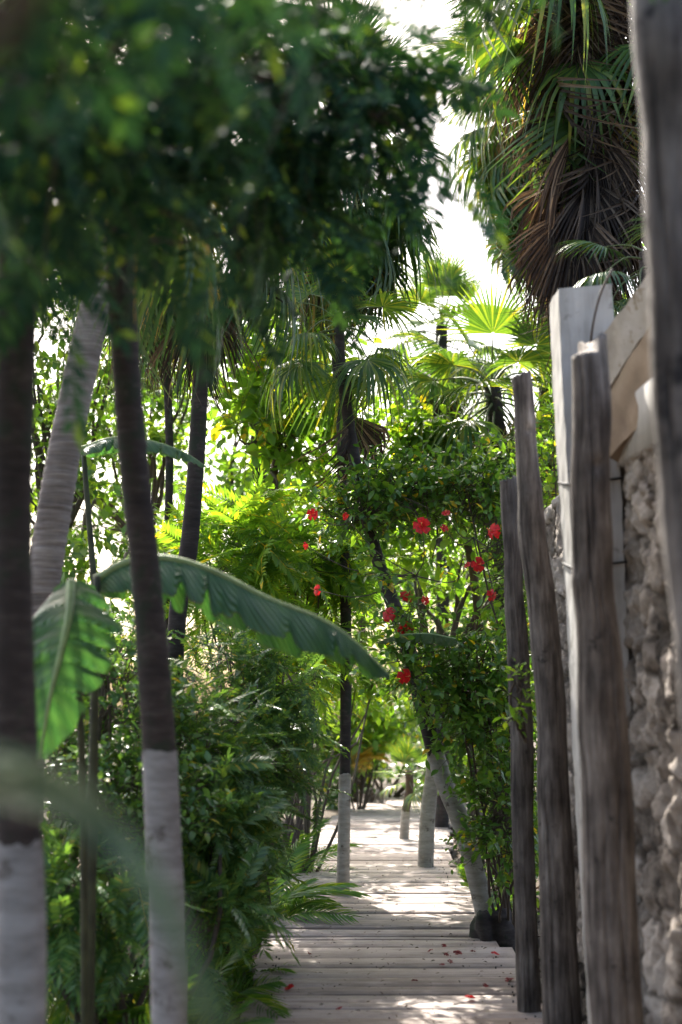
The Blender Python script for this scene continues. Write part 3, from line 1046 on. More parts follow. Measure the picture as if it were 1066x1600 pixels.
def post(label, pts, r0, r1, seed, mat='wood_post', notch=None, knots=(), sides=96, wob=0.55):
    """weathered round log: wavy outline, grooves, knots, worn top"""
    P = smooth_path(pts, 150)
    r = np.random.default_rng(seed)
    m = len(P)
    t = np.linspace(0, 1, m)
    L = np.linalg.norm(P[-1] - P[0])
    a = np.linspace(0, 2 * PI, sides, endpoint=False)
    rr = np.interp(t, [0, 1], [r0, r1]) * (1 + 0.05 * np.sin(t * L * 3.3 + seed) + wob * 0.03 * np.sin(t * L * 8 + seed * 2) + wob * 0.018 * np.sin(t * L * 19 + seed))
    G = np.ones((m, sides))
    P = P + np.stack([0.008 * np.sin(t * L * 4.1 + seed * 3) + 0.005 * np.sin(t * L * 10 + seed), 0 * t, 0 * t], -1) * np.minimum(1, 8 * t)[:, None] * wob
    for k in range(14):          # long grooves
        ac = r.uniform(0, 2 * PI)
        d = (a[None] - ac - 0.25 * np.sin(t * 3 + k)[:, None] + PI) % (2 * PI) - PI
        on = np.clip(np.sin(t * r.uniform(2, 6) + r.uniform(0, 6)) * 1.6, 0, 1)[:, None]
        G -= 0.075 * r.uniform(0.4, 1.3) * np.exp(-(d / 0.085) ** 2) * on
    for k in range(11):          # narrow drying cracks
        ac = r.uniform(0, 2 * PI)
        t0_, tl_ = r.uniform(-0.1, 0.8), r.uniform(0.15, 0.5)
        d = (a[None] - ac - 0.12 * np.sin(t * 9 + k)[:, None] - 0.05 * np.sin(t * 31 + k)[:, None] + PI) % (2 * PI) - PI
        on = np.clip(1 - np.abs((t - t0_ - tl_ / 2) / (tl_ / 2)) ** 2, 0, 1)[:, None]
        G -= 0.2 * np.exp(-(d / 0.045) ** 2) * on
    for k in range(16):          # dents and lumps
        d = (a[None] - r.uniform(0, 2 * PI) + PI) % (2 * PI) - PI
        G += r.uniform(-0.09, 0.07) * np.exp(-((t[:, None] - r.random()) * L / r.uniform(0.03, 0.12)) ** 2 - (d / r.uniform(0.2, 0.5)) ** 2)
    G += 0.03 * np.sin(3 * a + seed)[None] + 0.025 * np.sin(2 * a + t[:, None] * 5)
    for kt, ka, kr, kd in knots:
        d = (a[None] - ka + PI) % (2 * PI) - PI
        q = ((t[:, None] - kt) * L / kr) ** 2 + (d * r0 / kr) ** 2
        G += kd * np.exp(-q)
    G += 0.006 * r.standard_normal((m, sides))
    T = nrm(np.gradient(P, axis=0))
    A = nrm(np.cross(T, [0, 1.0, 0]))
    A = -A if A[0][0] < 0 else A
    B = np.cross(T, A)
    V = P[:, None] + (rr[:, None] * G)[..., None] * (np.cos(a)[None, :, None] * A[:, None] + np.sin(a)[None, :, None] * B[:, None])
    # uneven cut top
    V[-1, :, 2] += 0.008 * r.standard_normal(sides) + 0.012 * np.cos(a)
    if notch:
        lo, a0, a1 = notch          # cut away a sector of the top by `lo` metres
        d = (a - a0) % (2 * PI)
        cut = d < ((a1 - a0) % (2 * PI))
        k = int(lo / (L / m))
        for j in np.where(cut)[0]:
            V[-k:, j] = V[-k, j] * 1.0
            V[-k:, j] = V[-k, j] + (P[-k:] - P[-k]) * 0.0
    V = V.reshape(-1, 3)
    i = np.arange(m - 1)[:, None] * sides
    j = np.arange(sides)[None]
    Q = np.stack([i + j, i + (j + 1) % sides, i + sides + (j + 1) % sides, i + sides + j], -1).reshape(-1, 4)
    b_ = (m - 1) * sides
    cen = len(V)
    V = np.vstack([V, V[b_:b_ + sides].mean(0) - np.array([0, 0, 0.006])])
    jj = np.arange(0, sides, 2)
    Q = np.vstack([Q, np.stack([b_ + jj, b_ + (jj + 1) % sides, b_ + (jj + 2) % sides, np.full(len(jj), cen)], -1)])
    return single('wooden_post', V, Q, M[mat], label, 'post', P[0], 'weathered wooden posts along the stone wall')


def foot(px, py, Y, z=-0.2):
    p = at(px, py, Y)
    p[2] = z
    return p


post('thinnest dark wooden post, farthest along the stone wall', [foot(828, 1560, 7.6), at(815, 1200, 7.6), at(806, 950, 7.6), at(793, 750, 7.6)], 0.062, 0.05, 3,
     knots=((0.55, 3.6, 0.05, 0.12),))
p2 = post('straight pinkish grey wooden post with dark knothole near its sawn top', [foot(880, 1600, 6.9), at(868, 1300, 6.9), at(852, 1000, 6.9), at(828, 780, 6.9), at(815, 587, 6.9)], 0.088, 0.052, 7,
          knots=((0.885, 4.9, 0.03, -0.35), (0.3, 4.2, 0.06, 0.14), (0.75, 4.4, 0.05, 0.1)))
post('thick wooden post with a notched top in front of the pale pillar', [foot(974, 1640, 5.3), at(952, 1300, 5.3), at(934, 1000, 5.3), at(925, 780, 5.3), at(922, 530, 5.3)], 0.096, 0.067, 5,
     notch=(0.125, 2.2, 5.0), knots=((0.8, 4.9, 0.035, -0.3), (0.42, 4.5, 0.07, 0.1), (0.6, 3.5, 0.05, 0.12)))
post('large blurred grey wooden post nearest the camera, at the right edge', [foot(1170, 1600, 3.3, -0.3), at(1134, 1200, 3.3), at(1098, 800, 3.3), at(1070, 450, 3.3), at(1048, 100, 3.3), at(1030, -250, 3.3)], 0.1, 0.085, 9, mat='wood_grey', wob=0.3)

# ================================================================ PALMS
def gbase(px, py, Y, z=-0.2):
    p = at(px, py, Y)
    p[2] = z
    return p


G_P = 'palms lining the boardwalk'
root, top, ax = palm('palm_tree', 'slender straight palm growing up through the boardwalk with whitewashed foot',
                     [gbase(535, 1392, 11.9, -0.2), at(539, 1215, 11.9), at(541, 1000, 11.9), at(537, 800, 11.9), at(533, 650, 11.9), at(524, 540, 11.9), at(514, 400, 11.9), at(520, 190, 11.9)],
                     0.049, 0.04, 1, 0.98, group=G_P, pm='paint_warm')
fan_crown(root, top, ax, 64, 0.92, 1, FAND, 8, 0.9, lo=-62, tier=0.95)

root, top, ax = palm('palm_tree', 'leaning palm whose whitewashed foot stands in the dark mound right of the boards',
                     [gbase(775, 1470, 9.9, -0.2), at(757, 1420, 9.9), at(722, 1290, 9.9), at(690, 1210, 9.95), at(660, 1100, 10), at(634, 1000, 10.1), at(592, 880, 10.3), at(562, 760, 10.4), at(545, 660, 10.5), at(533, 570, 10.6), at(530, 490, 10.6)],
                     0.066, 0.038, 2, 1.22, group=G_P, pm='paint_warm')
fan_crown(root, top, ax, 14, 0.66, 12, FAN, 1, 0.3, hi=60, lo=-45)
# root ball
s = np.linspace(0, PI, 22)
t = np.linspace(0, 2 * PI, 30)
S_, T_ = np.meshgrid(s, t, indexing='ij')
D = np.stack([np.sin(S_) * np.cos(T_), np.sin(S_) * np.sin(T_), np.cos(S_)], -1).reshape(-1, 3)
rr = 1 + 0.2 * vnoise(D, 5, 14)[:, None] + 0.08 * vnoise(D, 16, 15)[:, None]
bc = gbase(768, 1450, 9.85, 0.0)
V = D * rr * np.array([0.14, 0.14, 0.19]) + bc
ii, jj = np.meshgrid(np.arange(21), np.arange(29), indexing='ij')
Q = np.stack([ii * 30 + jj, (ii + 1) * 30 + jj, (ii + 1) * 30 + jj + 1, ii * 30 + jj + 1], -1).reshape(-1, 4)
part('root_ball', V, Q, M['palm_bark'], root)

root, top, ax = palm('palm_tree', 'dark leaning palm trunk with long whitewashed foot, left of the boardwalk',
                     [gbase(272, 1640, 5.0, -0.2), at(263, 1500, 5.0), at(254, 1280, 5.0), at(246, 1120, 5.0), at(228, 900, 5.05), at(207, 700, 5.1), at(193, 500, 5.15), at(184, 300, 5.2), at(180, 150, 5.2)],
                     0.06, 0.05, 3, 1.42, group=G_P, n=18)
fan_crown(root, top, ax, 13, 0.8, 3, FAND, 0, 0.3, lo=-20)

root, top, ax = palm('palm_tree', 'blurred thick dark palm trunk at the left edge with whitewashed foot',
                     [gbase(38, 1640, 4.0, -0.2), at(34, 1500, 4.0), at(27, 1250, 4.0), at(20, 1000, 4.0), at(20, 700, 4.05), at(30, 400, 4.1), at(38, 150, 4.1), at(45, -60, 4.1)],
                     0.062, 0.056, 4, 1.22, group=G_P, n=18)
for i in range(13):
    el = rad([70, 60, 45, 40, 30, 20, 15, 8, 0, -5, -12, -20, -28][i])
    put(COCO[i % 3], 'frond', root, top - ORG[root.name], 1.2 + (i * 2.39996) % 3.9, el, 0.1 * (i % 3 - 1), 0.6)

root, top, ax = palm('palm_tree', 'pale ringed palm trunk leaning right behind the banana leaves',
                     [gbase(30, 1350, 6.6, -0.2), at(48, 1100, 6.6), at(70, 900, 6.6), at(102, 700, 6.6), at(140, 520, 6.65), at(172, 380, 6.7), at(200, 220, 6.8), at(222, 60, 6.9)],
                     0.085, 0.07, 5, None, 'pale_bark', group=G_P, n=20, gap=0.05)
for i in range(13):
    el = rad([75, 62, 50, 40, 32, 22, 14, 8, 0, -8, -15, -22, -30][i])
    put(COCO[i % 3], 'frond', root, top - ORG[root.name], 1.3 + (i * 2.39996) % 3.8, el, 0.1 * (i % 3 - 1), 0.7)

root, top, ax = palm('palm_tree', 'dark bare palm trunk with hanging dead fronds, behind the long banana leaf',
                     [gbase(262, 1280, 9.0, -0.2), at(275, 1000, 9.0), at(296, 850, 9.0), at(308, 700, 9.0), at(315, 550, 9.0), at(317, 430, 9.05), at(315, 295, 9.1)],
                     0.062, 0.05, 6, None, group=G_P)
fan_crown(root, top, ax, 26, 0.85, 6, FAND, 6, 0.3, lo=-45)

root, top, ax = palm('palm_tree', 'very thin palm trunk among the foliage, left of the dark bare trunk',
                     [gbase(262, 1250, 11.5, -0.2), at(262, 900, 11.5), at(265, 700, 11.5), at(258, 500, 11.5), at(256, 320, 11.5)], 0.036, 0.032, 7, None, group=G_P, n=10)
fan_crown(root, top, ax, 18, 0.85, 7, FAN, 8, 0.7)

root, top, ax = palm('palm_tree', 'distant dark palm trunk rising from bright broad-leaved bush',
                     [gbase(418, 1250, 14.5, -0.2), at(412, 900, 14.5), at(402, 680, 14.5), at(398, 600, 14.5)], 0.075, 0.07, 8, None, group=G_P, n=10)
fan_crown(root, top, ax, 6, 0.5, 8, FAN, 0, 0.5)

G_T = 'tall thatch palms with brown skirts'
root, top, ax = palm('thatch_palm', 'tall thatch palm with a thick brown skirt of dead fronds at top right',
                     [gbase(905, 1300, 9.0, -0.2), at(912, 800, 9.0), at(915, 300, 9.0), at(912, -200, 9.0)], 0.09, 0.08, 9, None, group=G_T)
fan_crown(root, top, ax, 26, 0.95, 9, FAN, 99, 2.2, lo=-66, yellow=0.3, dead_s=1.1, tier=1.3)

root, top, ax = palm('thatch_palm', 'thatch palm with sunlit crown and short brown skirt beyond the post tops',
                     [gbase(790, 1250, 13.5, -0.2), at(785, 900, 13.5), at(775, 660, 13.5), at(768, 598, 13.5)], 0.09, 0.08, 10, None, group=G_T)
fan_crown(root, top, ax, 40, 1.0, 10, FAN, 30, 0.45, hi=58, lo=-66, yellow=0.25, dead_s=0.8)

root, top, ax = palm('thatch_palm', 'dark-trunked thatch palm rising out of frame left of brown skirt',
                     [gbase(872, 1270, 14.5, -0.2), at(866, 900, 14.5), at(858, 500, 14.5), at(848, 120, 14.5), at(846, 30, 14.5)], 0.13, 0.12, 13, None, group=G_T)
fan_crown(root, top, ax, 84, 1.06, 14, FAN, 6, 1.0, hi=60, lo=-72, yellow=0.25, tier=1.7)

root, top, ax = palm('thatch_palm', 'far sunlit thatch palm crown beside the gap of sky',
                     [gbase(690, 1250, 18, -0.2), at(692, 800, 18), at(690, 560, 18), at(690, 510, 18)], 0.09, 0.08, 15, None, group=G_T)
fan_crown(root, top, ax, 24, 1.0, 15, FAN, 8, 0.4, yellow=0.2)

root, top, ax = palm('thatch_palm', 'dark fronded palm standing behind the wall above the pale pillar',
                     [gbase(1010, 1250, 7.9, -0.2), at(1010, 800, 7.9), at(1015, 600, 7.9), at(1015, 395, 7.9)], 0.07, 0.06, 16, None, group=G_T)
fan_crown(root, top, ax, 12, 0.52, 16, FAND, 3, 0.3, hi=40, lo=-40, yellow=0.3)

# small palm standing at the far end of the boards
root, top, ax = palm('small_palm', 'small bright fan palm with whitewashed foot at the far end of the boards',
                     [gbase(630, 1302, 16.6, -0.2), at(634, 1270, 16.6), at(640, 1235, 16.6), at(639, 1205, 16.6)], 0.05, 0.045, 17, 0.32, 'brown_bark', pm='paint_warm')
fan_crown(root, top, ax, 16, 0.42, 17, {'young': FAN['young'], 'mid': FAN['young'], 'old': FAN['mid'], 'yellow': FAN['yellow'], 'dead': FAN['dead']}, 0, hi=78, lo=-15, yellow=0)

# ---------------------------------------------------------------- small palms with feather fronds (areca clumps)
def areca(label, base, n, s, seed, hi=80, lo=12, kit=PIN, name='feather_palm', dead=0, az0=None, azr=PI, group='low feather palms beside the boardwalk'):
    r = np.random.default_rng(seed)
    root = thing(name, label, 'palm', base, group)
    for i in range(n):
        f = i / max(1, n - 1)
        el = rad(hi + (lo - hi) * f + r.normal() * 6)
        az = i * 2.39996 + r.normal() * 0.3 if az0 is None else az0 + (r.random() * 2 - 1) * azr
        p = np.array([r.normal() * 0.05, r.normal() * 0.05, 0.02])
        put(kit[r.integers(len(kit))], 'frond', root, p, az, el, r.normal() * 0.3, s * r.uniform(0.75, 1.15))
    for i in range(dead):
        put(PIN_DEAD[i % 2], 'dead_frond', root, np.array([0, 0, 0.05]), i * 2.4 + r.normal(), rad(20 + 15 * r.random()), r.normal() * 0.3, s * 0.9)
    # sheathed stems
    ss = []
    for i in range(6):
        a_ = i * 1.05
        b_ = np.array(base) + np.array([0.05 * math.cos(a_), 0.05 * math.sin(a_), -0.05])
        ss.append(tube(np.array([b_, b_ + np.array([0.02 * math.cos(a_), 0.02 * math.sin(a_), 0.25])]), [0.018, 0.01], 7))
    V, Q, _ = join(ss)
    part('stem', V, Q, M['petiole'], root)
    return root


areca('bright feather palm arching over the left edge beside the slender palm', gbase(412, 1340, 10.8), 20, 0.72, 31, lo=38)
areca('feather palm drooping over the left edge of the near boards', gbase(375, 1430, 8.9), 14, 0.5, 32, lo=15)
areca('shaded feather palm under the dark shrub, left of the near boards', gbase(310, 1480, 7.9), 12, 0.6, 33)
areca('dark feather palm low between the two whitewashed trunks', gbase(140, 1590, 6.0), 18, 0.65, 34, dead=3)
areca('low feather palm with browned fronds behind the dark leaning trunk', gbase(290, 1540, 6.7), 10, 0.5, 35, dead=6)
areca('sunny feather palm at the right edge behind the leaning whitewashed foot', gbase(775, 1390, 11.4), 12, 0.45, 36)
areca('small feather palm beside the whitewashed stump, right of the boards', gbase(735, 1345, 13.2), 12, 0.45, 37)
areca('feather palm with fine sunlit fronds far along the left edge', gbase(455, 1300, 13.5), 13, 0.75, 38)
areca('small golden yellow feather palm beyond the slender palm', gbase(552, 1262, 20.5, 0.55), 7, 0.62, 39, hi=70, lo=25, kit=PIN_YEL, az0=0.0, azr=1.6)
areca('deep shaded feather palm at the bottom left corner', gbase(215, 1640, 5.4), 12, 0.45, 40, dead=2)
areca('broad shaded feather palm behind the left edge trunk', gbase(60, 1480, 6.6), 16, 0.7, 41)
areca('shaded feather palm in front of the dark shrubs, between the trunks', gbase(190, 1480, 6.9), 16, 0.6, 42)
# blurred frond right in front of the camera, lower left
root = thing('feather_palm', 'blurred pale green palm frond arching across the lower left foreground', 'palm', (-0.62, 1.15, -0.2))
pth = smooth_path([(-0.62, 1.15, -0.1), (-0.50, 1.13, 0.9), (-0.36, 1.12, 1.42), (-0.25, 1.12, 1.54), (-0.16, 1.11, 1.49), (-0.11, 1.10, 1.38), (-0.075, 1.09, 1.2)], 40)
V, Q = tube(pth, np.linspace(0.012, 0.003, 40), 6)
part('stalk', V, Q, M['petiole'], root)


def blade(path, w, side):
    rows = []
    m = len(path)
    for i, p in enumerate(path):
        t_ = i / (m - 1)
        hw = w * 0.5 * max(math.sin(PI * (0.06 + 0.92 * t_)) ** 0.6, 0.05)
        rows.append([p + side * hw, p - np.array([0, 0, hw * 0.2]), p - side * hw])
    return strip(rows)


bl = []
for k in range(6):
    f = k / 5
    a_ = at(-70 + 30 * f, 1150 + 90 * f, 1.2)
    b_ = at(110 + 60 * f, 1225 + 100 * f, 1.14 - 0.04 * f)
    c_ = at(285 + 90 * f, 1420 + 240 * f, 1.06 - 0.05 * f)
    sd = nrm(np.array([0.75, 0.3, 0.55]) + rng.normal(size=3) * 0.15)
    bl.append(blade(smooth_path([a_, b_, c_], 16), 0.006 + 0.006 * rng.random(), sd))
V, Q, _ = join(bl)
part('frond', V, Q, M['grey_frond'], root)

# ================================================================ BANANA PLANTS
def banana_leaf(parent, mid, W, sideL, sideR, hangL, hangR, seed, mat='banana', rip=0.02, tears=(), name='leaf', taper=0.5):
    """midrib path (n,3); each half leaves it along its side vector, then hangs down"""
    r = np.random.default_rng(seed)
    m = 180
    P = smooth_path(mid, m)
    t = np.linspace(0, 1, m)
    prof = np.clip(np.sin(PI * np.clip(t, 0.015, 0.985) ** taper) ** 0.55, 0.04, 1) * W
    nv = 10
    parts, uvs = [], []
    for s, side, hang in ((0, sideL, hangL), (1, sideR, hangR)):
        side = nrm(np.array(side, float))
        G = np.empty((m, nv, 3))
        uv = np.empty((m, nv, 2))
        wv = prof * (1 + 0.05 * np.sin(t * 23 + seed + s * 2) + 0.03 * np.sin(t * 51 + seed))
        rt_ = np.random.default_rng(seed * 7 + s)
        for k in range(9):
            wv = wv * (1 - rt_.uniform(0.08, 0.5) * np.exp(-((t - rt_.uniform(0.12, 0.92)) / rt_.uniform(0.006, 0.014)) ** 2))
        for tear in tears:
            if tear[0] == s:
                wv = wv * (1 - tear[2] * np.exp(-((t - tear[1]) / 0.012) ** 2))
        for j in range(nv):
            u = j / (nv - 1)
            ang = hang[0] + (hang[1] - hang[0]) * u
            # integrate the bent section
            k = np.linspace(0, u, 8)
            an = hang[0] + (hang[1] - hang[0]) * k
            ho = u * np.cos(an).mean() if u > 0 else 0.0
            dn = u * np.sin(an).mean() if u > 0 else 0.0
            wave = rip * u * (np.sin(t * 26 + seed + s) * 0.6 + np.sin(t * 61 + seed * 2) * 0.35)
            G[:, j] = P + side * (wv * ho)[:, None] - np.array([0, 0, 1.0]) * (wv * dn)[:, None] + np.array([0.2, -0.75, 0.3]) * wave[:, None]
            uv[:, j, 0] = t
            uv[:, j, 1] = u
        ii, jj = np.meshgrid(np.arange(m - 1), np.arange(nv - 1), indexing='ij')
        Q = np.stack([ii * nv + jj, (ii + 1) * nv + jj, (ii + 1) * nv + jj + 1, ii * nv + jj + 1], -1).reshape(-1, 4)
        parts.append((G.reshape(-1, 3), Q))
        uvs.append(uv.reshape(-1, 2))
    V, Q, _ = join(parts)
    o = part(name, V, Q, M[mat], parent, uv=np.concatenate(uvs))
    rv, rq = tube(P - np.array([0, 0, 0.004]), np.linspace(0.016, 0.004, m) * W / 0.17, 8)
    part('midrib', rv, rq, M['midrib'], o)
    return o


def pseudostem(root, base, tops, r0=0.07):
    st = []
    for k, t_ in enumerate(tops):
        st.append(tube(smooth_path([base, (np.array(base) * 0.4 + np.array(t_) * 0.6) + np.array([0.02 * k, 0, 0.1]), t_], 20), np.linspace(r0 if k == 0 else r0 * 0.6, 0.014, 20), 12))
    V, Q, _ = join(st)
    part('stem', V, Q, M['dark_stem'], root)


bb = gbase(140, 1520, 5.75)
root = thing('banana_plant', 'banana plant with one huge arching leaf behind the dark leaning trunk', 'banana plant', bb)
pseudostem(root, bb, [at(152, 900, 5.6), at(112, 905, 5.3)], 0.026)
banana_leaf(root, [at(150, 905, 5.65), at(200, 878, 5.62), at(262, 872, 5.58), at(335, 893, 5.55), at(420, 935, 5.5), at(500, 966, 5.48), at(552, 1000, 5.46), at(608, 1052, 5.44)], 0.235,
            (0.15, -1, 0.25), (0.1, 1, 0.1), (0.75, 1.3), (0.7, 1.75), 5, tears=((0, 0.62, 0.3), (0, 0.4, 0.2), (1, 0.35, 0.5), (1, 0.7, 0.6), (1, 0.52, 0.35), (1, 0.83, 0.4)), rip=0.03, taper=0.8)
banana_leaf(root, [at(112, 908, 5.3), at(108, 960, 5.2), at(95, 1020, 5.15), at(78, 1090, 5.12), at(62, 1185, 5.12)], 0.2,
            (1, 0.12, 0.0), (-1, 0.25, 0.0), (-0.15, 0.75), (0.0, 0.9), 8, rip=0.02, tears=((0, 0.3, 0.35), (0, 0.55, 0.25), (0, 0.72, 0.4)), taper=0.62)
bb = gbase(200, 1300, 8.2)
root = thing('banana_plant', 'banana plant with one broad level leaf farther back between the trunks', 'banana plant', bb)
pseudostem(root, bb, [at(130, 700, 8.1)], 0.028)
banana_leaf(root, [at(128, 700, 8.1), at(180, 684, 8.1), at(240, 690, 8.0), at(290, 708, 8.0), at(322, 728, 8.0)], 0.16,
            (0, -1, 0.3), (0, 1, 0.1), (0.5, 1.2), (0.2, 0.8), 11, rip=0.015)
bb = gbase(760, 1300, 12.3)
root = thing('banana_plant', 'small sunlit banana leaf poking out left of the hibiscus bush', 'banana plant', bb)
pseudostem(root, bb, [at(712, 1000, 10.6)], 0.03)
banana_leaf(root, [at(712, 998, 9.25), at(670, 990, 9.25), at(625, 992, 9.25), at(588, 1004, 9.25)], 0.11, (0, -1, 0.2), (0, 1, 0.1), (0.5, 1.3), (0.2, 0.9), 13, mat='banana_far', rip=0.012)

# ================================================================ SHRUBS AND TREES
def vol(px, py, Y, rx, ry, rz):
    return (at(px, py, Y), (rx, ry, rz))


# hibiscus with red flowers
hb = gbase(800, 1440, 10.0)
hib_vols = [vol(760, 880, 9.8, .22, .25, .42), vol(690, 800, 9.9, .36, .25, .2), vol(750, 1080, 9.6, .2, .3, .4), vol(785, 1270, 9.5, .12, .3, .38),
            vol(735, 760, 10.0, .3, .25, .18), vol(650, 900, 9.6, .2, .2, .3), vol(570, 800, 10.1, .34, .2, .12), vol(715, 1080, 9.6, .12, .25, .25), vol(640, 760, 10.2, .4, .25, .12), vol(740, 840, 9.7, .25, .2, .25), vol(640, 1030, 9.5, .12, .15, .2)]
root = shrub('hibiscus_bush', 'big glossy hibiscus bush with red flowers arching over the boards', 'bush', hb, hib_vols, 980, LEAF_OVATE, 0.066, 'hibiscus', 101, nst=12, r0=0.012, reach=0.42, twig=0.26, per=9, shell=0.15, gap=-0.4, gapf=5)


def flower_geo(c, nrm_dir, s, seed, flat=0.35):
    r = np.random.default_rng(seed)
    x = nrm(np.array(nrm_dir, float))
    y_ = nrm(np.cross(x, [0.1, 0.2, 1.0]))
    z_ = np.cross(x, y_)
    pe = []
    for k in range(5):
        a_ = k * 2 * PI / 5 + r.normal() * 0.12
        d = math.cos(a_) * y_ + math.sin(a_) * z_
        sd = -math.sin(a_) * y_ + math.cos(a_) * z_
        rows = []
        op = flat + r.normal() * 0.1
        for t_ in (0, 0.3, 0.6, 0.85, 1.0):
            hw = s * 0.5 * (0.12 + 0.75 * math.sin(PI * min(t_ * 0.62, 1)))
            cc = np.array(c) + d * s * t_ + x * s * (op * 0.9 * t_ - 0.5 * t_ ** 3) + r.normal(size=3) * s * 0.03
            rows.append([cc + sd * hw + x * s * 0.08 * r.normal(), cc, cc - sd * hw + x * s * 0.08 * r.normal()])
        pe.append(strip(rows))
    V, Q, _ = join(pe)
    st = tube(np.array([np.array(c), np.array(c) + x * s * 0.7 + np.array([0, 0, s * 0.1]), np.array(c) + x * s * 1.05 + np.array([0, 0, s * 0.25])]), [s * 0.05, s * 0.05, s * 0.07], 6)
    return (V, Q), st


FL = [(660, 823, 1.0), (697, 803, .6), (694, 826, .7), (770, 830, .95), (747, 882, 1.0), (637, 930, 1.1), (667, 937, .75), (608, 960, 1.15), (632, 985, 1.1), (634, 1057, 1.0), (487, 803, .9), (494, 922, .9), (770, 930, .7), (732, 884, .6), (478, 853, .6), (539, 806, .6)]
for i, (fx, fy, fs) in enumerate(FL):
    c = at(fx, fy, 9.25 + 0.1 * (i % 3))
    (V, Q), st = flower_geo(c, (random.uniform(-1.2, 1.2), -0.75, random.uniform(-.7, .7)), 0.052 * fs * random.uniform(.8, 1.1), 200 + i, random.choice((.2, .45, .8, 1.1)))
    o = part('flower', V, Q, M['red'], root)
    part('stamen', st[0], st[1], M['stamen'], o)
    # its twig reaching back into the bush
    near = min(hib_vols, key=lambda v: np.linalg.norm(v[0] - c))[0]
    V, Q = tube(smooth_path([c + np.array([0, .01, 0]), c * 0.6 + near * 0.4 + np.array([0.03, 0.05, -0.08]), near], 8), np.linspace(0.0025, 0.005, 8), 5)
    part('flower_stalk', V, Q, M['twig'], root)

# right of the boards, low
shrub('shrub', 'low leafy shrub at the foot of the hibiscus, right of the boards', 'bush', gbase(800, 1430, 10.6), [vol(770, 1330, 10.6, .25, .4, .35), vol(735, 1290, 11.2, .2, .3, .3)], 260, LEAF_OVATE, 0.075, 'fern', 103, twig=0.25)
shrub('shrub', 'sunny shrub showing between the two farthest posts', 'bush', gbase(860, 1300, 12.0), [vol(858, 740, 12, .25, .4, .5), vol(860, 900, 12, .5, .4, .7), vol(840, 1150, 12, .4, .5, .6)], 500, LEAF_OVATE, 0.085, 'bright', 104, twig=0.3)
shrub('shrub', 'little yellow-green sprig growing against the thinnest post', 'plant', at(822, 1160, 7.4), [vol(812, 1080, 7.3, .05, .05, .13), vol(806, 1125, 7.3, .05, .05, .06)], 14, LEAF_OVATE, 0.055, 'bright', 105, nst=5, r0=0.006, twig=0.1, per=4)

# left: dark shrubs
shrub('shrub', 'dense dark small-leaved shrub under the long banana leaf', 'bush', gbase(330, 1400, 8.6),
      [vol(340, 1080, 8.6, .36, .4, .25), vol(430, 1070, 9.3, .2, .4, .22), vol(300, 1180, 8.2, .3, .4, .3), vol(410, 1180, 9.0, .18, .4, .22), vol(310, 1320, 8.2, .2, .4, .3)], 430, COMPOUND_FINE, 0.2, 'dark_shrub', 111, nst=18, twig=0.2, per=4, gap=-0.4, gapf=5)
shrub('shrub', 'dark shrub between the left edge trunk and the dark leaning trunk', 'bush', gbase(150, 1450, 7.3),
      [vol(170, 1080, 7.6, .35, .4, .3), vol(190, 1270, 7.2, .35, .4, .25), vol(80, 1250, 7.0, .3, .4, .3), vol(200, 1000, 8.2, .25, .3, .2)], 620, LEAF_OVATE, 0.056, 'dark_shrub', 112, nst=16, twig=0.22, per=10, gap=-0.4)
shrub('shrub', 'low dark ferny undergrowth around the dark leaning trunk', 'bush', gbase(170, 1530, 6.6),
      [vol(120, 1400, 6.7, .3, .3, .2), vol(220, 1420, 6.9, .3, .3, .22), vol(310, 1450, 7.4, .16, .3, .18), vol(330, 1280, 7.9, .18, .3, .25)], 150, FEATHER, 0.26, 'dark_shrub', 117, nst=14, twig=0.2, per=4, gap=-0.5)
shrub('shrub', 'feathery grey-green shrub spilling towards the near boards on the left', 'bush', gbase(370, 1400, 9.3),
      [vol(360, 1250, 9.0, .2, .4, .22), vol(405, 1190, 10.2, .15, .3, .2), vol(335, 1370, 8.6, .12, .3, .18)], 150, FEATHER, 0.26, 'dark_shrub', 113, nst=12, twig=0.18, per=4, gap=-0.6)
shrub('shrub', 'sunlit feathery shrub above the long banana leaf', 'bush', gbase(420, 1250, 11.5),
      [vol(430, 880, 11.5, .4, .5, .3), vol(350, 900, 11.2, .3, .4, .3), vol(470, 960, 12, .25, .4, .3), vol(480, 880, 11.8, .25, .4, .2)], 120, FEATHER, 0.42, 'bright', 114, nst=16, twig=0.28, per=4, gap=-0.4)
shrub('shrub', 'bright yellow-green shrub just left of the slender palm', 'bush', gbase(480, 1270, 13.5),
      [vol(460, 1060, 13.5, .3, .5, .3), vol(475, 1130, 14, .2, .4, .25), vol(560, 1060, 15, .3, .4, .25)], 180, LEAF_OVATE, 0.11, 'bright', 115, nst=14, twig=0.28)
shrub('shrub', 'yellow-leaved young shrub beyond slender palm at end of boards', 'bush', gbase(560, 1262, 21),
      [vol(570, 1150, 21, .35, .4, .3), vol(600, 1110, 21.5, .4, .4, .3)], 150, LEAF_OVATE, 0.15, 'bright', 116, nst=10, twig=0.35)

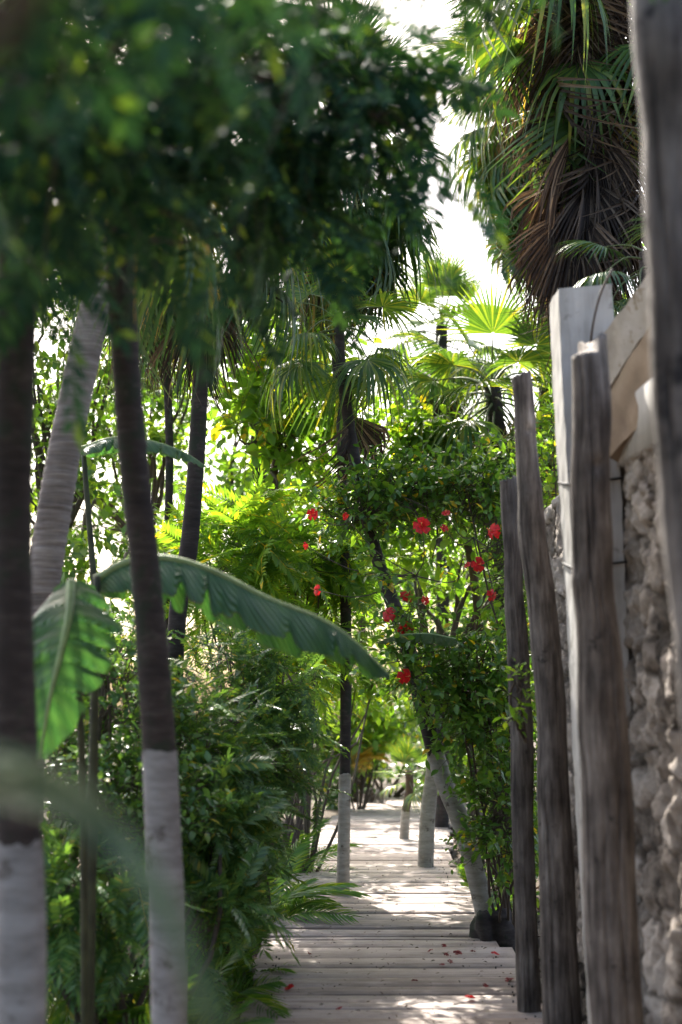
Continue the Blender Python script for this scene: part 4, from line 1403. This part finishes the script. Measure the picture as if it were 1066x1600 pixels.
# bright broad-leaved trees in the middle distance
G_B = 'bright broad-leaved trees'
tree('broadleaf_tree', 'sunlit tree of big yellow-green leaves left of the slender palm', 'tree', [gbase(420, 1250, 13.5), at(428, 900, 13.4), at(430, 720, 13.3)], 0.06, 0.035,
     [vol(430, 600, 13.0, .55, .25, .5), vol(350, 690, 12.8, .5, .25, .45), vol(480, 690, 13.2, .35, .25, .4), vol(400, 530, 13.2, .5, .25, .3), vol(420, 790, 12.8, .55, .25, .3), vol(480, 560, 13.4, .35, .25, .35)], 230, LEAF_BIG, 0.18, 'bright', 121, group=G_B, twig=0.32, per=7, shell=0.1, gap=-0.45, gapf=3)
tree('broadleaf_tree', 'sunlit tree of big yellow-green leaves between the leaning palm and sky gap', 'tree', [gbase(775, 1250, 13.8), at(740, 900, 13.8), at(680, 740, 13.8)], 0.05, 0.03,
     [vol(630, 670, 13.4, .4, .25, .35), vol(690, 720, 13.4, .35, .25, .3), vol(585, 700, 13.6, .28, .25, .35), vol(680, 830, 13.2, .5, .25, .35), vol(600, 850, 13.6, .4, .25, .4)], 190, LEAF_BIG, 0.16, 'bright', 122, group=G_B, twig=0.3, per=7, shell=0.1, gap=-0.4, gapf=3)
tree('broadleaf_tree', 'whitewashed-foot tree standing at right edge of the far boards', 'tree', [gbase(664, 1349, 13.9), at(668, 1280, 13.9), at(676, 1210, 13.9), at(690, 1080, 13.9)], 0.075, 0.06,
     [vol(700, 980, 13.9, .45, .5, .5), vol(770, 900, 14.2, .5, .5, .5), vol(640, 900, 14.4, .4, .4, .5)], 170, LEAF_OVATE, 0.1, 'far', 123, bark='palm_bark', paint=1.0, group=G_B, twig=0.32)

G_F = 'trees standing behind the garden'
far_list = [
    ('far leafy tree behind the pale ringed trunk', 90, 14, [(100, 560, 14, .8, .5, .8), (60, 760, 13.5, .7, .5, .7), (60, 430, 14.5, .8, .5, .6)], 760, 0.13, 'far'),
    ('far leafy tree between the pale trunk and dark bare trunk', 225, 15.5, [(225, 640, 15.5, .7, .6, .8), (190, 800, 15, .7, .6, .6), (150, 900, 13, .5, .5, .4)], 420, 0.14, 'far'),
    ('far tree behind the big-leaved sunlit tree', 370, 19, [(380, 640, 19, 1.2, .8, .9), (330, 850, 18, 1.0, .7, .9), (470, 820, 18.5, .8, .7, 1.0)], 560, 0.16, 'far'),
    ('far tree straight beyond the slender palm', 560, 23, [(560, 850, 23, 1.2, .8, 1.2), (600, 1020, 22, 1.3, .8, 1.0), (500, 980, 21, .9, .7, .9)], 640, 0.15, 'far'),
    ('far tree beyond the hibiscus bush', 740, 20, [(740, 850, 20, 1.1, .8, 1.2), (700, 1040, 20, 1.0, .8, .9), (800, 980, 18, .8, .7, 1.1)], 560, 0.15, 'far'),
    ('far pale tree left of the sky gap', 250, 28, [(220, 720, 28, 2.2, 1.4, 1.9), (80, 800, 26, 2.0, 1.4, 2.2)], 520, 0.24, 'far'),
    ('far pale tree low beyond the end of the boards', 480, 30, [(470, 900, 30, 2.6, 1.4, 2.2), (650, 1000, 30, 2.2, 1.4, 1.8)], 640, 0.24, 'far'),
    ('far dark tree above the wall at the right', 900, 22, [(860, 900, 20, 1.2, 1.0, 1.6), (930, 700, 19, 1.4, 1.0, 1.5), (1040, 560, 17, 1.2, 1.0, 1.4)], 640, 0.18, 'far'),
]
for k, (lab, px, Y, vs, nt_, sz, mt) in enumerate(far_list):
    tree('garden_tree', lab, 'tree', [gbase(px, 1250, Y), at(px + 6, 1000, Y), at(px, 850, Y)], 0.08, 0.05, [vol(*v) for v in vs], int(nt_ * 0.5), LEAF_FAR, sz, mt, 130 + k, group=G_F, twig=0.45, per=9, gap=-0.3, gapf=1.6)

# low dark thicket at the far end, with arching bare roots
shrub('shrub', 'dark low thicket closing the far end of the boards', 'bush', gbase(600, 1262, 23.5),
      [vol(560, 1225, 23.5, .8, .5, .35), vol(670, 1225, 23.5, .9, .5, .4), (at(620, 1180, 24.5), (1.2, .6, .5)), (at(760, 1180, 22), (.9, .6, .7)), (at(470, 1180, 21), (.7, .6, .6))], 1300, LEAF_FAR, 0.13, 'dark_shrub', 150, nst=20, twig=0.35, per=9)
ro = []
r = np.random.default_rng(8)
for k in range(13):
    x0, x1 = 560 + r.uniform(0, 50), 560 + r.uniform(-5, 62)
    pk = (x0 + x1) / 2 + r.normal() * 10
    ro.append(tube(smooth_path([gbase(x0, 1264, 22.2 + r.normal() * 0.2), at(pk, 1236 + r.uniform(-6, 12), 22.2), gbase(x1, 1264, 22.0 + r.normal() * 0.3)], 10), 0.018, 6))
V, Q, _ = join(ro)
single('mangrove_roots', V, Q, M['pale_bark'], 'tangle of arching bare mangrove roots beside the far end of boards', 'roots', gbase(585, 1264, 22.2))

# shady tree reaching over the top left, close to the camera
sv = [vol(70, 90, 3.0, .3, .4, .2), vol(230, 130, 3.6, .36, .4, .24), vol(400, 120, 4.0, .36, .4, .22), vol(560, 90, 4.2, .2, .3, .2), vol(90, 230, 3.4, .22, .3, .12), vol(520, 270, 4.4, .22, .3, .22),
      vol(300, 330, 4.2, .26, .3, .16), vol(600, 150, 4.0, .12, .2, .12), vol(560, -60, 2.6, .3, .4, .1), (np.array([-.6, 2.4, 2.95]), (.5, .5, .2))]
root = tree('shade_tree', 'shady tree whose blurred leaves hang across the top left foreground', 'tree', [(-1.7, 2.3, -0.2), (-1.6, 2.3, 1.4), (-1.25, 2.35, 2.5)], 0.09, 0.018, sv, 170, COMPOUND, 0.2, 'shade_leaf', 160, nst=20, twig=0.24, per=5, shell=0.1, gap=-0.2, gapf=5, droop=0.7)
f_, tw_, p_ = foliage([(np.array([-1.3, 0.6, 3.2]), (1.1, 1.2, .5)), (np.array([-.6, -1.2, 3.4]), (1.3, 1.2, .5)), (np.array([.7, -1.0, 3.5]), (1.0, 1.2, .45)), (np.array([-2.2, 2.6, 3.3]), (.9, 1.2, .6)),
                       (np.array([-1.6, -1.5, 2.2]), (.6, 1.0, .7)), (np.array([1.6, -1.4, 2.6]), (.6, 1.0, .9))], 300, COMPOUND, 0.26, seed=170, twig=0.35, per=6, shell=0.1, gap=-0.3, gapf=3)
part('crown', f_[0], f_[1], M['shade_leaf'], root)  # out-of-frame crown and limbs, added overhead to shade things near the camera
V, Q, _ = join([tw_, limbs(np.array([-1.6, 2.3, 1.4]), p_[::40], 0.012, 171)])
part('branches', V, Q, M['twig'], root)
# hanging sprays at its end
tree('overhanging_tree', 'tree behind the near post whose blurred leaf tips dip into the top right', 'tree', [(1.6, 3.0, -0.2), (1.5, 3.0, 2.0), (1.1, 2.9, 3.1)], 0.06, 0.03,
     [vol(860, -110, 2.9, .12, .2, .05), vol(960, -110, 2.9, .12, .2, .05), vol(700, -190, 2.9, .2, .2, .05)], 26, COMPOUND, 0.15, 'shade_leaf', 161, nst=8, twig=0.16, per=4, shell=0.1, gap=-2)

# ================================================================ GROUND LITTER
r = np.random.default_rng(21)
n = 9000
x = np.where(r.random(n) < 0.72, -0.5 - 3.2 * r.random(n) ** 1.2, 1.05 + 1.6 * r.random(n))
y = 3.0 + 17 * r.random(n)
keep = ~((x > 1.15) & (x < 1.75) & (y < 9.2))
x, y = x[keep], y[keep]
pos = np.stack([x, y, [gz(a_, b_) + 0.015 for a_, b_ in zip(x, y)]], -1)
pos[:, 2] += 0.03 * r.random(len(pos))
d = r.normal(size=(len(pos), 3)) * np.array([1, 1, 0.25])
V, Q = scatter(*leaf_tmpl(0.42, 4, 0.5, 0.3, 0.45), pos, frames(d, nrm(np.array([0, 0, 1.0]) + r.normal(size=(len(pos), 3)) * 0.4)), r.uniform(0.05, 0.16, len(pos)))
single('leaf_litter', V, Q, M['litter'], 'dry brown leaf litter on the soil beside the boards', 'leaf litter', kind='stuff')
# thin leaf crumbs lying on the boards
n = 900
x = -0.5 + 1.5 * r.random(n)
y = 5.5 + 12 * r.random(n)
pos = np.stack([x, y, np.full(n, 0.012)], -1)
V, Q = scatter(*leaf_tmpl(0.4, 4, 0.5, 0.3, 0.45), pos, frames(r.normal(size=(n, 3)) * np.array([1, 1, 0.1]), nrm(np.array([0, 0, 1.0]) + r.normal(size=(n, 3)) * 0.3)), r.uniform(0.008, 0.03, n))
single('leaf_crumbs', V, Q, M['litter'], 'tiny brown leaf crumbs scattered over the boards', 'leaf litter', kind='stuff')

# fallen hibiscus flowers on the boards
FALL = [(672, 1489), (698, 1495), (704, 1506), (691, 1511), (715, 1493), (739, 1490), (774, 1494), (796, 1535), (759, 1544), (735, 1563), (648, 1536), (452, 1548), (484, 1494), (694, 1481), (530, 1580)]
for i, (fx, fy) in enumerate(FALL):
    dp = math.atan((fy - 800) / FPX) - TH
    Y = CAM_Z / math.tan(dp)
    c = at(fx, fy, Y)
    c[2] = 0.014
    s_ = 0.028 if i in (4, 6, 7, 9, 11) else 0.018
    (V, Q), st = flower_geo(c, (random.uniform(-.5, .5), random.uniform(-.5, .5), 1), s_, 300 + i, 0.6)
    V[:, 2] = np.maximum(V[:, 2], 0.009)
    lab = {11: 'lone crumpled red hibiscus flower on the boards near the left edge', 9: 'crumpled red hibiscus flower nearest the camera on the right of the boards',
           7: 'red hibiscus petal lying beside the foot of the thinnest post', 6: 'red hibiscus flower by the dark soil at the right edge of boards',
           12: 'brown speck of petal far left on the boards, behind lone flower', 14: 'small dark petal at the bottom middle of the boards',
           10: 'single small dark petal left of the scattered petals, nearer the camera'}.get(i, 'small dried red petal in the loose scatter on the sunlit boards')
    single('fallen_flower', V, Q, M['red'] if i in (6, 9, 11) else M['dry_red'], lab, 'flower', c, 'fallen hibiscus flowers on the boards')

# ================================================================ LIGHT, SKY, CAMERA
EL, AZ = rad(46), rad(-17)         # azimuth measured from straight ahead, left negative
w = bpy.data.worlds.new('World')
SC.world = w
w.use_nodes = True
nt = w.node_tree
nt.nodes.clear()
sky = nt.nodes.new('ShaderNodeTexSky')
sky.sky_type = 'NISHITA'
sky.sun_disc = False
sky.sun_elevation = EL
sky.sun_rotation = AZ
sky.dust_density = 5.0
sky.ozone_density = 0.4
sky.air_density = 1.0
bg = nt.nodes.new('ShaderNodeBackground')
bg.inputs['Strength'].default_value = 0.15
wo = nt.nodes.new('ShaderNodeOutputWorld')
nt.links.new(sky.outputs[0], bg.inputs['Color'])
nt.links.new(bg.outputs[0], wo.inputs['Surface'])

ld = bpy.data.lights.new('sun', 'SUN')
ld.energy = 4.5
ld.angle = rad(0.5)
ld.color = (1.0, 0.95, 0.86)
lo = bpy.data.objects.new('sun', ld)
COL.objects.link(lo)
sd = Vector((math.sin(AZ) * math.cos(EL), math.cos(AZ) * math.cos(EL), math.sin(EL)))
lo.rotation_euler = sd.to_track_quat('Z', 'Y').to_euler()
lo.location = (0, 0, 20)

cd = bpy.data.cameras.new('camera')
cd.sensor_fit = 'VERTICAL'
cd.sensor_height = 36.0
cd.lens = 50.0
cd.clip_end = 500
cd.clip_start = 0.05
cd.dof.use_dof = True
cd.dof.focus_distance = 10.2
cd.dof.aperture_fstop = 1.6
co = bpy.data.objects.new('camera', cd)
COL.objects.link(co)
co.location = (0, 0, CAM_Z)
co.rotation_euler = (PI / 2 + TH, 0, 0)
SC.camera = co

SC.view_settings.view_transform = 'Standard'
SC.view_settings.look = 'None'
SC.view_settings.gamma = 1.0
SC.view_settings.exposure = 1.78
SC.render.engine = 'CYCLES'
SC.cycles.use_denoising = True
SC.cycles.max_bounces = 8
SC.cycles.diffuse_bounces = 4
SC.cycles.transmission_bounces = 6
SC.cycles.sample_clamp_indirect = 8.0
